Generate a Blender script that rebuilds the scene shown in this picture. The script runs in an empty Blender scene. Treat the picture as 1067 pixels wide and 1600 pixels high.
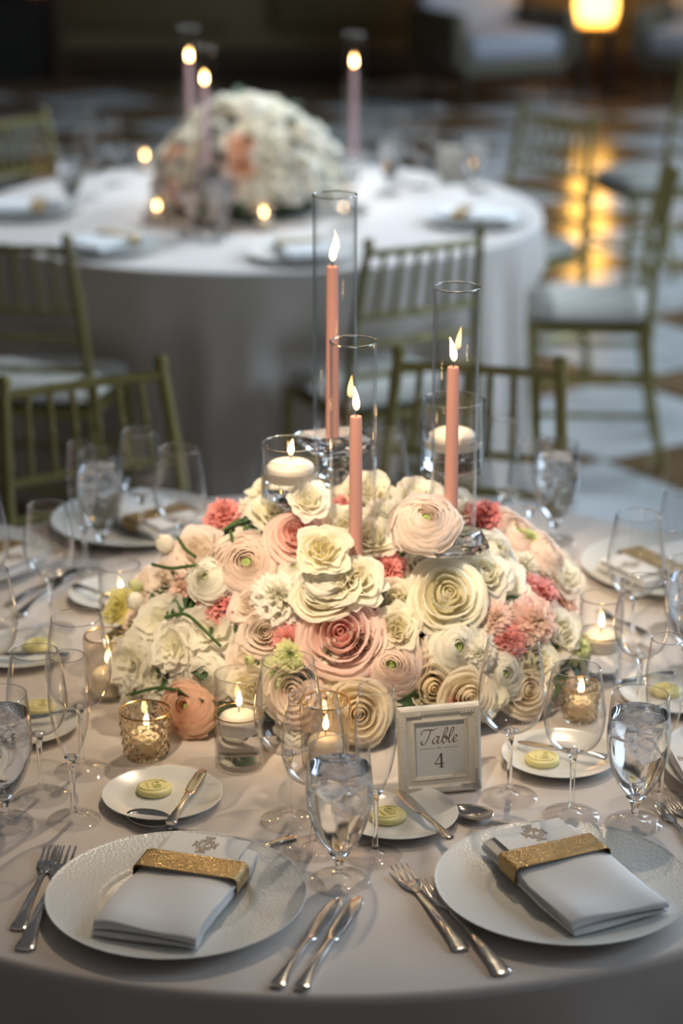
import bpy, bmesh, math, random
import numpy as np
from mathutils import Vector, Matrix, Euler, Quaternion

sc = bpy.context.scene
COL = sc.collection
PI = math.pi
TZ = 0.75                      # height of both table tops above the floor

# ------------------------------------------------------------------ camera
F_PX, CAM_H, PITCH = 3374.2, 1.2729, math.radians(18.877)
cam_d = bpy.data.cameras.new('camera')
cam = bpy.data.objects.new('camera', cam_d)
COL.objects.link(cam)
cam.location = (0, 0, TZ + CAM_H)
cam.rotation_euler = (PI / 2 - PITCH, 0, 0)
cam_d.sensor_fit = 'VERTICAL'
cam_d.sensor_height = 36.0
cam_d.lens = F_PX / 1600.0 * 36.0
cam_d.clip_start, cam_d.clip_end = 0.05, 100
cam_d.dof.use_dof = True
cam_d.dof.focus_distance = 2.75
cam_d.dof.aperture_fstop = 2.5
sc.camera = cam

# ------------------------------------------------------------------ world, lights, exposure
sc.view_settings.view_transform = 'Standard'
sc.view_settings.look = 'None'
sc.view_settings.gamma = 1.0
sc.view_settings.use_curve_mapping = False
sc.view_settings.exposure = 0.0
cy = sc.cycles
cy.max_bounces = 14
cy.diffuse_bounces = 3
cy.glossy_bounces = 6
cy.transmission_bounces = 12
cy.transparent_max_bounces = 40
cy.sample_clamp_indirect = 5.0
cy.blur_glossy = 0.5
cy.use_denoising = True

world = bpy.data.worlds.new('hall_air')
sc.world = world
world.use_nodes = True
world.node_tree.nodes['Background'].inputs[0].default_value = (0.72, 0.70, 0.70, 1)
world.node_tree.nodes['Background'].inputs[1].default_value = 0.115


def aim(o, target):
    d = Vector(target) - Vector(o.location)
    o.rotation_euler = d.to_track_quat('-Z', 'Y').to_euler()


def spot(name, loc, target, power, color, size_deg, blend, radius):
    d = bpy.data.lights.new(name, 'SPOT')
    d.energy, d.color, d.spot_size, d.spot_blend, d.shadow_soft_size = power, color, math.radians(size_deg), blend, radius
    o = bpy.data.objects.new(name, d)
    COL.objects.link(o)
    o.location = loc
    aim(o, target)
    return o


def area(name, loc, target, power, color, sx, sy):
    d = bpy.data.lights.new(name, 'AREA')
    d.shape = 'RECTANGLE'
    d.energy, d.color, d.size, d.size_y = power, color, sx, sy
    o = bpy.data.objects.new(name, d)
    COL.objects.link(o)
    o.location = loc
    aim(o, target)
    return o


NX, NY = -0.0185, 2.957        # centre of the near table
FX, FY = -0.266, 6.60          # centre of the far table
WARM = (1.0, 0.79, 0.55)
COOL = (0.66, 0.83, 1.0)
spot('ceiling_pin_spot', (NX + 0.55, NY + 1.9, TZ + 3.1), (NX - 0.02, NY + 0.02, TZ), 235, WARM, 29, 0.9, 0.05)
spot('ceiling_pin_spot', (NX + 1.1, NY - 0.15, TZ + 3.4), (NX - 0.06, NY, TZ), 95, WARM, 29, 0.9, 0.06)
spot('ceiling_pin_spot', (NX - 0.7, NY - 2.4, TZ + 3.3), (NX + 0.03, NY + 0.03, TZ + 0.17), 1050, WARM, 14.5, 1.0, 0.06)
spot('ceiling_pin_spot', (FX + 0.5, FY + 1.6, TZ + 3.1), (FX, FY, TZ), 560, (0.78, 0.89, 1.0), 40, 0.8, 0.06)
spot('ceiling_pin_spot', (FX - 0.4, FY - 2.4, TZ + 3.3), (FX, FY, TZ + 0.2), 400, (1.0, 0.9, 0.76), 14, 0.9, 0.06)  # front spot added to brighten the far flowers
area('daylight_window_or_fill', (5.6, 9.5, 3.6), (0.0, 5.0, 0.8), 500, COOL, 4.0, 3.0)
area('daylight_window_or_fill', (6.0, 3.6, 3.4), (0.0, 3.6, 0.7), 130, COOL, 3.0, 2.4)
area('daylight_window_or_fill', (5.6, 12.6, 3.2), (1.2, 14.2, 0.4), 130, COOL, 2.4, 2.4)  # unseen fill light added to brighten the lounge chairs, not a known window

# ------------------------------------------------------------------ helpers: pixels to points on real planes
CP, SP = math.cos(PITCH), math.sin(PITCH)
CAM = Vector((0, 0, TZ + CAM_H))


def ray(px, py):
    a, b = (px - 533.5) / F_PX, -(py - 800) / F_PX
    return Vector((a, CP + b * SP, -SP + b * CP))


def at(px, py, z=0.0):
    """the point seen at a pixel on the horizontal plane z above the table top"""
    d = ray(px, py)
    t = (TZ + z - CAM.z) / d.z
    p = CAM + d * t
    return Vector((p.x, p.y, TZ + z))


def at_y(px, py, y):
    """the point seen at a pixel on the upright plane at world depth y"""
    d = ray(px, py)
    return CAM + d * (y / d.y)


# ------------------------------------------------------------------ helpers: materials
MATS = {}


def nodes_of(name):
    m = bpy.data.materials.new(name)
    m.use_nodes = True
    nt = m.node_tree
    nt.nodes.clear()
    out = nt.nodes.new('ShaderNodeOutputMaterial')
    return m, nt, out


def N(nt, kind, **kw):
    n = nt.nodes.new(kind)
    for k, v in kw.items():
        if k in n.inputs:
            n.inputs[k].default_value = v
        else:
            setattr(n, k, v)
    return n


def rgba(c):
    return (c[0], c[1], c[2], 1.0)


def principled(name, color, rough=0.5, metal=0.0, bump=None, spec=0.5, sss=0.0, sss_scale=0.01, sheen=0.0, coat=0.0, vary=None):
    m, nt, out = nodes_of(name)
    b = N(nt, 'ShaderNodeBsdfPrincipled')
    b.inputs['Base Color'].default_value = rgba(color)
    b.inputs['Roughness'].default_value = rough
    b.inputs['Metallic'].default_value = metal
    b.inputs['Specular IOR Level'].default_value = spec
    if sss:
        b.inputs['Subsurface Weight'].default_value = sss
        b.inputs['Subsurface Radius'].default_value = (1.0, 0.5, 0.3)
        b.inputs['Subsurface Scale'].default_value = sss_scale
    if sheen:
        b.inputs['Sheen Weight'].default_value = sheen
    if coat:
        b.inputs['Coat Weight'].default_value = coat
    tc = N(nt, 'ShaderNodeTexCoord')
    if vary:
        scale, amt = vary
        nz = N(nt, 'ShaderNodeTexNoise', Scale=scale, Detail=4.0)
        nt.links.new(tc.outputs['Object'], nz.inputs['Vector'])
        mx = N(nt, 'ShaderNodeMixRGB')
        mx.inputs[1].default_value = rgba([c * (1 - amt) for c in color])
        mx.inputs[2].default_value = rgba([min(1, c * (1 + amt)) for c in color])
        nt.links.new(nz.outputs['Fac'], mx.inputs[0])
        nt.links.new(mx.outputs[0], b.inputs['Base Color'])
    if bump:
        scale, strength, dist = bump
        nz = N(nt, 'ShaderNodeTexNoise', Scale=scale, Detail=3.0)
        bp = N(nt, 'ShaderNodeBump', Strength=strength, Distance=dist)
        nt.links.new(tc.outputs['Object'], nz.inputs['Vector'])
        nt.links.new(nz.outputs['Fac'], bp.inputs['Height'])
        nt.links.new(bp.outputs[0], b.inputs['Normal'])
    nt.links.new(b.outputs[0], out.inputs[0])
    MATS[name] = m
    return m


def emission(name, color, strength):
    m, nt, out = nodes_of(name)
    e = N(nt, 'ShaderNodeEmission', Color=rgba(color), Strength=strength)
    nt.links.new(e.outputs[0], out.inputs[0])
    MATS[name] = m
    return m


def thin_glass(name, tint=(0.996, 0.996, 0.996), f0=0.03, edge=(0.70, 0.71, 0.73)):
    """thin blown glass: clear straight through; towards grazing the path in the wall grows, so it reflects and absorbs more"""
    m, nt, out = nodes_of(name)
    lw = N(nt, 'ShaderNodeLayerWeight', Blend=0.5)
    pw = N(nt, 'ShaderNodeMath', operation='POWER')
    pw.inputs[1].default_value = 3.6
    ma = N(nt, 'ShaderNodeMath', operation='MULTIPLY_ADD')
    ma.inputs[1].default_value = 0.9 - f0
    ma.inputs[2].default_value = f0
    nt.links.new(lw.outputs['Facing'], pw.inputs[0])
    nt.links.new(pw.outputs[0], ma.inputs[0])
    p2 = N(nt, 'ShaderNodeMath', operation='POWER')
    p2.inputs[1].default_value = 5.0
    nt.links.new(lw.outputs['Facing'], p2.inputs[0])
    cm = N(nt, 'ShaderNodeMixRGB')
    cm.inputs[1].default_value, cm.inputs[2].default_value = rgba(tint), rgba(edge)
    nt.links.new(p2.outputs[0], cm.inputs[0])
    tr = N(nt, 'ShaderNodeBsdfTransparent')
    nt.links.new(cm.outputs[0], tr.inputs['Color'])
    gl = N(nt, 'ShaderNodeBsdfGlossy', Roughness=0.03)
    mx = N(nt, 'ShaderNodeMixShader')
    nt.links.new(ma.outputs[0], mx.inputs[0])
    nt.links.new(tr.outputs[0], mx.inputs[1])
    nt.links.new(gl.outputs[0], mx.inputs[2])
    nt.links.new(mx.outputs[0], out.inputs[0])
    MATS[name] = m
    return m


def solid_glass(name, ior=1.5, color=(1, 1, 1), rough=0.0):
    m, nt, out = nodes_of(name)
    g = N(nt, 'ShaderNodeBsdfGlass', Color=rgba(color), Roughness=rough, IOR=ior)
    nt.links.new(g.outputs[0], out.inputs[0])
    MATS[name] = m
    return m


thin_glass('clear_glass')
solid_glass('crystal', 1.52)
solid_glass('votive_crystal', 1.5, (1.0, 0.96, 0.88))
solid_glass('water', 1.33, (0.98, 0.99, 1.0))
principled('chrome', (0.72, 0.71, 0.69), 0.14, 1.0)
principled('gold', (0.80, 0.52, 0.18), 0.22, 1.0)
principled('porcelain', (0.80, 0.80, 0.77), 0.22, bump=(220, 0.0, 0.001), coat=0.3)
principled('butter', (0.86, 0.78, 0.36), 0.42, sss=0.2, sss_scale=0.004)
principled('napkin_linen', (0.80, 0.80, 0.80), 0.85, bump=(900, 0.12, 0.0006))
principled('card_paper', (0.84, 0.83, 0.81), 0.8)
principled('print_gold', (0.40, 0.32, 0.25), 0.6)
principled('white_wax', (0.86, 0.80, 0.70), 0.45, sss=0.35, sss_scale=0.008)
principled('pink_wax', (0.60, 0.315, 0.275), 0.4, sss=0.15, sss_scale=0.004)
principled('mauve_wax', (0.66, 0.45, 0.50), 0.4)
principled('wick', (0.03, 0.025, 0.02), 0.9)
principled('chair_paint', (0.29, 0.25, 0.085), 0.36, 0.35, vary=(14, 0.12))
principled('cushion_ivory', (0.48, 0.47, 0.43), 0.8, bump=(300, 0.1, 0.001))
principled('stem_green', (0.040, 0.085, 0.018), 0.5)
principled('leaf_green', (0.035, 0.085, 0.028), 0.45, vary=(40, 0.3))
principled('moss_green', (0.025, 0.045, 0.018), 0.85)
principled('frame_ivory', (0.66, 0.62, 0.55), 0.5, bump=(120, 0.5, 0.001), vary=(60, 0.12))
principled('frame_silver', (0.42, 0.40, 0.37), 0.38, 0.6, vary=(300, 0.4))
principled('sign_card', (0.62, 0.64, 0.64), 0.5)
principled('ink_brown', (0.10, 0.06, 0.04), 0.7)
principled('dark_wood', (0.05, 0.03, 0.018), 0.35)
principled('lounge_fabric', (0.36, 0.38, 0.43), 0.85)
principled('lounge_frame', (0.10, 0.085, 0.055), 0.5)
principled('wall_paint', (0.12, 0.09, 0.038), 0.7, vary=(1.5, 0.2))
principled('wall_panel', (0.105, 0.078, 0.034), 0.5)
principled('door_black', (0.008, 0.007, 0.006), 0.5)
principled('ice', (0.85, 0.88, 0.92), 0.15)
principled('grout', (0.10, 0.08, 0.06), 0.4)


def make_cloth():
    m, nt, out = nodes_of('tablecloth')
    b = N(nt, 'ShaderNodeBsdfPrincipled', Roughness=0.62)
    b.inputs['Sheen Weight'].default_value = 0.25
    b.inputs['Specular IOR Level'].default_value = 0.3
    tc = N(nt, 'ShaderNodeTexCoord')
    nz = N(nt, 'ShaderNodeTexNoise', Scale=9.0, Detail=3.0)
    nt.links.new(tc.outputs['Object'], nz.inputs['Vector'])
    mx = N(nt, 'ShaderNodeMixRGB')
    mx.inputs[1].default_value = (0.64, 0.575, 0.53, 1)
    mx.inputs[2].default_value = (0.70, 0.63, 0.58, 1)
    nt.links.new(nz.outputs['Fac'], mx.inputs[0])
    nt.links.new(mx.outputs[0], b.inputs['Base Color'])
    n2 = N(nt, 'ShaderNodeTexNoise', Scale=14.0, Detail=2.0)
    bp = N(nt, 'ShaderNodeBump', Strength=0.25, Distance=0.004)
    nt.links.new(tc.outputs['Object'], n2.inputs['Vector'])
    nt.links.new(n2.outputs['Fac'], bp.inputs['Height'])
    nt.links.new(bp.outputs[0], b.inputs['Normal'])
    nt.links.new(b.outputs[0], out.inputs[0])
    MATS['tablecloth'] = m


make_cloth()


def make_hammered():
    """porcelain whose rim is covered with fine pressed dimples"""
    m, nt, out = nodes_of('porcelain_dimpled')
    b = N(nt, 'ShaderNodeBsdfPrincipled', Roughness=0.3)
    b.inputs['Base Color'].default_value = (0.76, 0.765, 0.74, 1)
    tc = N(nt, 'ShaderNodeTexCoord')
    v = N(nt, 'ShaderNodeTexVoronoi', Scale=260.0)
    bp = N(nt, 'ShaderNodeBump', Strength=0.35, Distance=0.0012)
    nt.links.new(tc.outputs['Object'], v.inputs['Vector'])
    nt.links.new(v.outputs['Distance'], bp.inputs['Height'])
    nt.links.new(bp.outputs[0], b.inputs['Normal'])
    nt.links.new(b.outputs[0], out.inputs[0])
    MATS['porcelain_dimpled'] = m


make_hammered()


def make_glitter():
    m, nt, out = nodes_of('gold_glitter')
    b = N(nt, 'ShaderNodeBsdfPrincipled', Roughness=0.32, Metallic=0.75)
    tc = N(nt, 'ShaderNodeTexCoord')
    v = N(nt, 'ShaderNodeTexVoronoi', Scale=1300.0)
    nt.links.new(tc.outputs['Object'], v.inputs['Vector'])
    mx = N(nt, 'ShaderNodeMixRGB')
    mx.inputs[1].default_value = (0.22, 0.14, 0.055, 1)
    mx.inputs[2].default_value = (0.62, 0.45, 0.21, 1)
    sep = N(nt, 'ShaderNodeSeparateColor')
    nt.links.new(v.outputs['Color'], sep.inputs[0])
    nt.links.new(sep.outputs[0], mx.inputs[0])
    nt.links.new(mx.outputs[0], b.inputs['Base Color'])
    # every flake faces its own way
    sub = N(nt, 'ShaderNodeVectorMath', operation='SUBTRACT')
    sub.inputs[1].default_value = (0.5, 0.5, 0.5)
    nt.links.new(v.outputs['Color'], sub.inputs[0])
    scl = N(nt, 'ShaderNodeVectorMath', operation='SCALE')
    scl.inputs['Scale'].default_value = 0.95
    nt.links.new(sub.outputs[0], scl.inputs[0])
    geo = N(nt, 'ShaderNodeNewGeometry')
    add = N(nt, 'ShaderNodeVectorMath', operation='ADD')
    nt.links.new(geo.outputs['Normal'], add.inputs[0])
    nt.links.new(scl.outputs[0], add.inputs[1])
    nrm = N(nt, 'ShaderNodeVectorMath', operation='NORMALIZE')
    nt.links.new(add.outputs[0], nrm.inputs[0])
    nt.links.new(nrm.outputs[0], b.inputs['Normal'])
    nt.links.new(b.outputs[0], out.inputs[0])
    MATS['gold_glitter'] = m


make_glitter()


def make_flame(name, strength):
    """hot white-yellow body, orange root and tip"""
    m, nt, out = nodes_of(name)
    tc = N(nt, 'ShaderNodeTexCoord')
    sp = N(nt, 'ShaderNodeSeparateXYZ')
    nt.links.new(tc.outputs['Generated'], sp.inputs[0])
    cr = N(nt, 'ShaderNodeValToRGB')
    e = cr.color_ramp.elements
    e[0].position, e[0].color = 0.0, (0.55, 0.20, 0.05, 1)
    e[1].position, e[1].color = 1.0, (0.9, 0.42, 0.10, 1)
    k = cr.color_ramp.elements.new(0.3)
    k.color = (1.0, 0.66, 0.30, 1)
    k = cr.color_ramp.elements.new(0.62)
    k.color = (1.0, 0.64, 0.26, 1)
    nt.links.new(sp.outputs['Z'], cr.inputs[0])
    em = N(nt, 'ShaderNodeEmission', Strength=strength)
    nt.links.new(cr.outputs[0], em.inputs['Color'])
    nt.links.new(em.outputs[0], out.inputs[0])
    MATS[name] = m


make_flame('flame', 40.0)
emission('lamp_glow', (1.0, 0.50, 0.10), 9.0)
emission('sconce_glow', (1.0, 0.32, 0.06), 0.8)


def petal_material(name, inner, outer, edge, edge_pow=3.0, transl=0.54):
    """pigment runs from the inner petals to the outer ones and along each petal to its edge"""
    m, nt, out = nodes_of(name)
    at_ = N(nt, 'ShaderNodeAttribute', attribute_name='petal')
    sep = N(nt, 'ShaderNodeSeparateColor')
    nt.links.new(at_.outputs['Color'], sep.inputs[0])
    m1 = N(nt, 'ShaderNodeMixRGB')
    m1.inputs[1].default_value = rgba(inner)
    m1.inputs[2].default_value = rgba(outer)
    nt.links.new(sep.outputs[0], m1.inputs[0])
    pw = N(nt, 'ShaderNodeMath', operation='POWER')
    pw.inputs[1].default_value = edge_pow
    nt.links.new(sep.outputs[1], pw.inputs[0])
    m2 = N(nt, 'ShaderNodeMixRGB')
    m2.inputs[2].default_value = rgba(edge)
    nt.links.new(pw.outputs[0], m2.inputs[0])
    nt.links.new(m1.outputs[0], m2.inputs[1])
    oi = N(nt, 'ShaderNodeObjectInfo')
    mr = N(nt, 'ShaderNodeMapRange')
    mr.inputs[3].default_value, mr.inputs[4].default_value = 0.86, 1.08
    nt.links.new(oi.outputs['Random'], mr.inputs[0])
    hs = N(nt, 'ShaderNodeHueSaturation')
    nt.links.new(m2.outputs[0], hs.inputs['Color'])
    mr2 = N(nt, 'ShaderNodeMapRange')
    mr2.inputs[3].default_value, mr2.inputs[4].default_value = 0.94, 1.04
    nt.links.new(sep.outputs[2], mr2.inputs[0])
    nt.links.new(mr2.outputs[0], hs.inputs['Value'])
    nt.links.new(mr.outputs[0], hs.inputs['Saturation'])
    b = N(nt, 'ShaderNodeBsdfPrincipled', Roughness=0.55)
    b.inputs['Specular IOR Level'].default_value = 0.25
    nt.links.new(hs.outputs[0], b.inputs['Base Color'])
    t = N(nt, 'ShaderNodeBsdfTranslucent')
    nt.links.new(hs.outputs[0], t.inputs['Color'])
    mx = N(nt, 'ShaderNodeMixShader')
    mx.inputs[0].default_value = transl
    nt.links.new(b.outputs[0], mx.inputs[1])
    nt.links.new(t.outputs[0], mx.inputs[2])
    nt.links.new(mx.outputs[0], out.inputs[0])
    MATS[name] = m


petal_material('petal_white', (0.93, 0.92, 0.72), (0.97, 0.94, 0.86), (0.97, 0.95, 0.90))
petal_material('petal_cream', (0.94, 0.89, 0.62), (0.95, 0.91, 0.76), (0.96, 0.93, 0.82))
petal_material('petal_blush', (0.97, 0.91, 0.80), (0.97, 0.90, 0.84), (0.96, 0.79, 0.72), 6.0)
petal_material('petal_peach', (0.96, 0.86, 0.64), (0.97, 0.90, 0.75), (0.97, 0.89, 0.75))
petal_material('petal_apricot', (0.94, 0.70, 0.50), (0.95, 0.78, 0.63), (0.93, 0.62, 0.49), 6.0)
petal_material('petal_pink', (0.93, 0.48, 0.44), (0.97, 0.87, 0.80), (0.95, 0.70, 0.64), 4.0)
petal_material('petal_coral', (0.90, 0.40, 0.32), (0.86, 0.34, 0.33), (0.90, 0.46, 0.45))
petal_material('petal_palepink', (0.95, 0.80, 0.58), (0.95, 0.66, 0.60), (0.96, 0.74, 0.68))
petal_material('petal_green', (0.62, 0.72, 0.26), (0.80, 0.85, 0.46), (0.86, 0.88, 0.60))
petal_material('petal_yellowgreen', (0.76, 0.76, 0.22), (0.90, 0.85, 0.40), (0.92, 0.88, 0.50))
principled('eye_green', (0.28, 0.38, 0.10), 0.6)
principled('eye_yellow', (0.62, 0.52, 0.12), 0.6)

# ------------------------------------------------------------------ helpers: meshes
CACHE = {}


def mesh(name, verts, faces, mat, smooth=True, sharp=38, attr=None):
    me = bpy.data.meshes.new(name)
    me.from_pydata([tuple(v) for v in verts], [], [tuple(f) for f in faces])
    if mat:
        me.materials.append(MATS[mat])
    if smooth:
        me.polygons.foreach_set('use_smooth', [True] * len(me.polygons))
        if sharp:
            me.set_sharp_from_angle(angle=math.radians(sharp))
    if attr is not None:
        a = me.color_attributes.new('petal', 'FLOAT_COLOR', 'POINT')
        a.data.foreach_set('color', np.asarray(attr, dtype=np.float32).ravel())
    me.update()
    return me


def cached(key, fn):
    if key not in CACHE:
        CACHE[key] = fn()
    return CACHE[key]


class MB:
    """collects shapes for one mesh"""

    def __init__(self):
        self.v, self.f = [], []

    def add(self, verts, faces, M=None):
        o = len(self.v)
        for p in verts:
            p = Vector(p)
            self.v.append(M @ p if M else p)
        self.f += [tuple(i + o for i in f) for f in faces]
        return self

    def box(self, x0, x1, y0, y1, z0, z1, M=None):
        v = [(x, y, z) for z in (z0, z1) for y in (y0, y1) for x in (x0, x1)]
        f = [(0, 2, 3, 1), (4, 5, 7, 6), (0, 1, 5, 4), (2, 6, 7, 3), (0, 4, 6, 2), (1, 3, 7, 5)]
        return self.add(v, f, M)

    def rbox(self, x0, x1, y0, y1, z0, z1, b=0.01, seg=2, M=None):
        bm = bmesh.new()
        bmesh.ops.create_cube(bm, size=1.0)
        for v in bm.verts:
            v.co = Vector(((x0 + x1) / 2 + v.co.x * (x1 - x0), (y0 + y1) / 2 + v.co.y * (y1 - y0), (z0 + z1) / 2 + v.co.z * (z1 - z0)))
        bmesh.ops.bevel(bm, geom=bm.edges[:], offset=b, segments=seg, affect='EDGES', profile=0.5)
        bm.verts.index_update()
        self.add([v.co.copy() for v in bm.verts], [[v.index for v in f.verts] for f in bm.faces], M)
        bm.free()
        return self

    def lathe(self, prof, seg=32, M=None, close=False):
        """prof: (r, z) list; r = 0 ends close to a point"""
        v, rings = [], []
        for r, z in prof:
            if r < 1e-7:
                rings.append([len(v)])
                v.append((0, 0, z))
            else:
                rings.append(list(range(len(v), len(v) + seg)))
                v += [(r * math.cos(2 * PI * k / seg), r * math.sin(2 * PI * k / seg), z) for k in range(seg)]
        f = []
        prs = list(zip(rings, rings[1:]))
        if close:
            prs.append((rings[-1], rings[0]))
        for a, b in prs:
            if len(a) == 1 and len(b) == 1:
                continue
            for k in range(seg):
                k2 = (k + 1) % seg
                if len(a) == 1:
                    f.append((a[0], b[k2], b[k]))
                elif len(b) == 1:
                    f.append((a[k], a[k2], b[0]))
                else:
                    f.append((a[k], a[k2], b[k2], b[k]))
        return self.add(v, f, M)

    def tube(self, pts, rad, seg=8, M=None, flat=1.0, caps=True, up=None):
        pts = [Vector(p) for p in pts]
        n = len(pts)
        if not hasattr(rad, '__len__'):
            rad = [rad] * n
        v, f = [], []
        t0 = (pts[1] - pts[0]).normalized()
        ref = Vector(up) if up else (Vector((0, 0, 1)) if abs(t0.z) < 0.9 else Vector((1, 0, 0)))
        nrm = (ref - t0 * ref.dot(t0)).normalized()
        for i, p in enumerate(pts):
            t = (pts[min(i + 1, n - 1)] - pts[max(i - 1, 0)]).normalized()
            nrm = (nrm - t * nrm.dot(t)).normalized()
            bn = t.cross(nrm)
            for k in range(seg):
                a = 2 * PI * k / seg
                v.append(p + bn * (math.cos(a) * rad[i]) + nrm * (math.sin(a) * rad[i] * flat))
        for i in range(n - 1):
            for k in range(seg):
                k2 = (k + 1) % seg
                f.append((i * seg + k, i * seg + k2, (i + 1) * seg + k2, (i + 1) * seg + k))
        if caps:
            f.append(tuple(reversed(range(seg))))
            f.append(tuple(range((n - 1) * seg, n * seg)))
        return self.add(v, f, M)

    def loft(self, secs, seg=10, M=None):
        """secs: (x, half width, z, half thickness): rounded bars along x"""
        v, f = [], []
        for x, w, z, t in secs:
            for k in range(seg):
                a = 2 * PI * k / seg
                ca, sa = math.cos(a), math.sin(a)
                ca = math.copysign(abs(ca) ** 0.7, ca)
                sa = math.copysign(abs(sa) ** 0.7, sa)
                v.append((x, w * ca, z + t * sa))
        n = len(secs)
        for i in range(n - 1):
            for k in range(seg):
                k2 = (k + 1) % seg
                f.append((i * seg + k, (i + 1) * seg + k, (i + 1) * seg + k2, i * seg + k2))
        f.append(tuple(range(seg)))
        f.append(tuple(reversed(range((n - 1) * seg, n * seg))))
        return self.add(v, f, M)

    def mesh(self, name, mat, smooth=True, sharp=38):
        return mesh(name, self.v, self.f, mat, smooth, sharp)


def crom(pts, n=5):
    """smooth curve through the points (Catmull-Rom)"""
    P = [Vector(p).to_3d() if len(p) == 2 else Vector(p) for p in pts]
    d = len(pts[0])
    P = [P[0] * 2 - P[1]] + P + [P[-1] * 2 - P[-2]]
    out = []
    for i in range(1, len(P) - 2):
        a, b, c, e = P[i - 1], P[i], P[i + 1], P[i + 2]
        for k in range(n):
            t = k / n
            out.append(0.5 * ((2 * b) + (c - a) * t + (2 * a - 5 * b + 4 * c - e) * t * t + (3 * b - a - 3 * c + e) * t ** 3))
    out.append(P[-2])
    return [tuple(q[:d]) for q in out]


def shell(outer, th):
    """inner wall for an outer (r, z) profile that starts at the axis or a stem, offset inwards by th"""
    inn = []
    n = len(outer)
    for i in range(n):
        a = Vector(outer[max(0, i - 1)])
        b = Vector(outer[min(n - 1, i + 1)])
        t = (b - a).normalized()
        nr = Vector((-t.y, t.x))
        p = Vector(outer[i]) + nr * th
        inn.append((max(p.x, 0.0), p.y))
    inn[-1] = (outer[-1][0] - th, outer[-1][1])
    return inn


# ------------------------------------------------------------------ helpers: objects
def link(name, data, parent=None):
    o = bpy.data.objects.new(name, data)
    COL.objects.link(o)
    if parent is not None:
        o.parent = parent
    return o


def thing(name, label, cat, loc=(0, 0, 0), rotz=0.0, group=None, data=None, rot=None, scale=1.0):
    o = link(name, data)
    o.location = loc
    o.rotation_euler = rot if rot is not None else (0, 0, rotz)
    if scale != 1.0:
        o.scale = (scale,) * 3
    o['label'], o['category'] = label, cat
    if group:
        o['group'] = group
    return o


def part(name, data, parent, loc=(0, 0, 0), rot=(0, 0, 0), scale=None, label=None):
    o = link(name, data, parent)
    o.location = loc
    o.rotation_euler = rot
    if scale is not None:
        o.scale = scale if hasattr(scale, '__len__') else (scale,) * 3
    if label:
        o['label'] = label
    return o


def struct(name, data, loc=(0, 0, 0), rot=(0, 0, 0), parent=None):
    o = link(name, data, parent)
    o.location = loc
    o.rotation_euler = rot
    if parent is None:
        o['kind'] = 'structure'
    return o



# ================================================================== THE HALL
WALL_Y = 15.25


def build_floor():
    m = MB().box(-9, 9, -3, WALL_Y + 0.3, -0.12, -0.006)
    fl = struct('floor', m.mesh('floor', 'grout', smooth=False))
    for nm, c1, c2, sc_ in (('marble_pale', (0.44, 0.46, 0.47), (0.60, 0.62, 0.63), 2.2), ('marble_brown', (0.13, 0.075, 0.038), (0.22, 0.14, 0.08), 2.8)):
        mt, nt, out = nodes_of(nm)
        b = N(nt, 'ShaderNodeBsdfPrincipled', Roughness=0.17)
        b.inputs['Specular IOR Level'].default_value = 0.55
        tc = N(nt, 'ShaderNodeTexCoord')
        nz = N(nt, 'ShaderNodeTexNoise', Scale=sc_, Detail=6.0, Distortion=1.2)
        geo = N(nt, 'ShaderNodeNewGeometry')
        nt.links.new(geo.outputs['Position'], nz.inputs['Vector'])
        cr = N(nt, 'ShaderNodeValToRGB')
        cr.color_ramp.elements[0].position, cr.color_ramp.elements[0].color = 0.35, rgba(c1)
        cr.color_ramp.elements[1].position, cr.color_ramp.elements[1].color = 0.65, rgba(c2)
        nt.links.new(nz.outputs['Fac'], cr.inputs[0])
        nt.links.new(cr.outputs[0], b.inputs['Base Color'])
        nt.links.new(b.outputs[0], out.inputs[0])
        MATS[nm] = mt
    S = 0.68
    th = math.radians(45 - 10.8)
    ux, uy = Vector((math.cos(th), math.sin(th))), Vector((-math.sin(th), math.cos(th)))
    o = Vector((0.815, 6.408))
    tiles = {}
    for nm in ('marble_pale', 'marble_brown'):
        tiles[nm] = MB().rbox(-S / 2 + 0.002, S / 2 - 0.002, -S / 2 + 0.002, S / 2 - 0.002, -0.012, 0.0, 0.0018, 1).mesh('tile', nm)
    far = MB()
    for i in range(-14, 26):
        for j in range(-14, 26):
            c = o + ux * ((i + 0.5) * S) + uy * ((j + 0.5) * S)
            # keep the tiles the photograph can see, with a margin for a step to the side
            if not (3.6 < c.y < WALL_Y - 0.35) or abs(c.x) > 0.235 * c.y + 0.55:
                continue
            p = part('tile', tiles['marble_pale' if (i + j) % 2 == 0 else 'marble_brown'], fl, (c.x, c.y, 0), (0, 0, th))


build_floor()

m = MB().box(-9, 9, WALL_Y, WALL_Y + 0.25, 0, 6)
wall = struct('wall_back', m.mesh('wall_back', 'wall_paint', smooth=False))
# raised panels along the back wall
for k, x in enumerate((-1.35, 0.15, 1.75, 3.35)):
    pm = cached('wall_panel', lambda: MB().rbox(-0.62, 0.62, -0.05, 0.0, 0.35, 3.4, 0.02, 2).mesh('wall_panel', 'wall_panel'))
    part('wall_panel', pm, wall, (x, WALL_Y, 0))
struct('baseboard_back', MB().rbox(-1.95, 9, -0.04, 0.0, 0.0, 0.22, 0.012, 2).mesh('baseboard', 'dark_wood'), (0, WALL_Y, 0))
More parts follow.
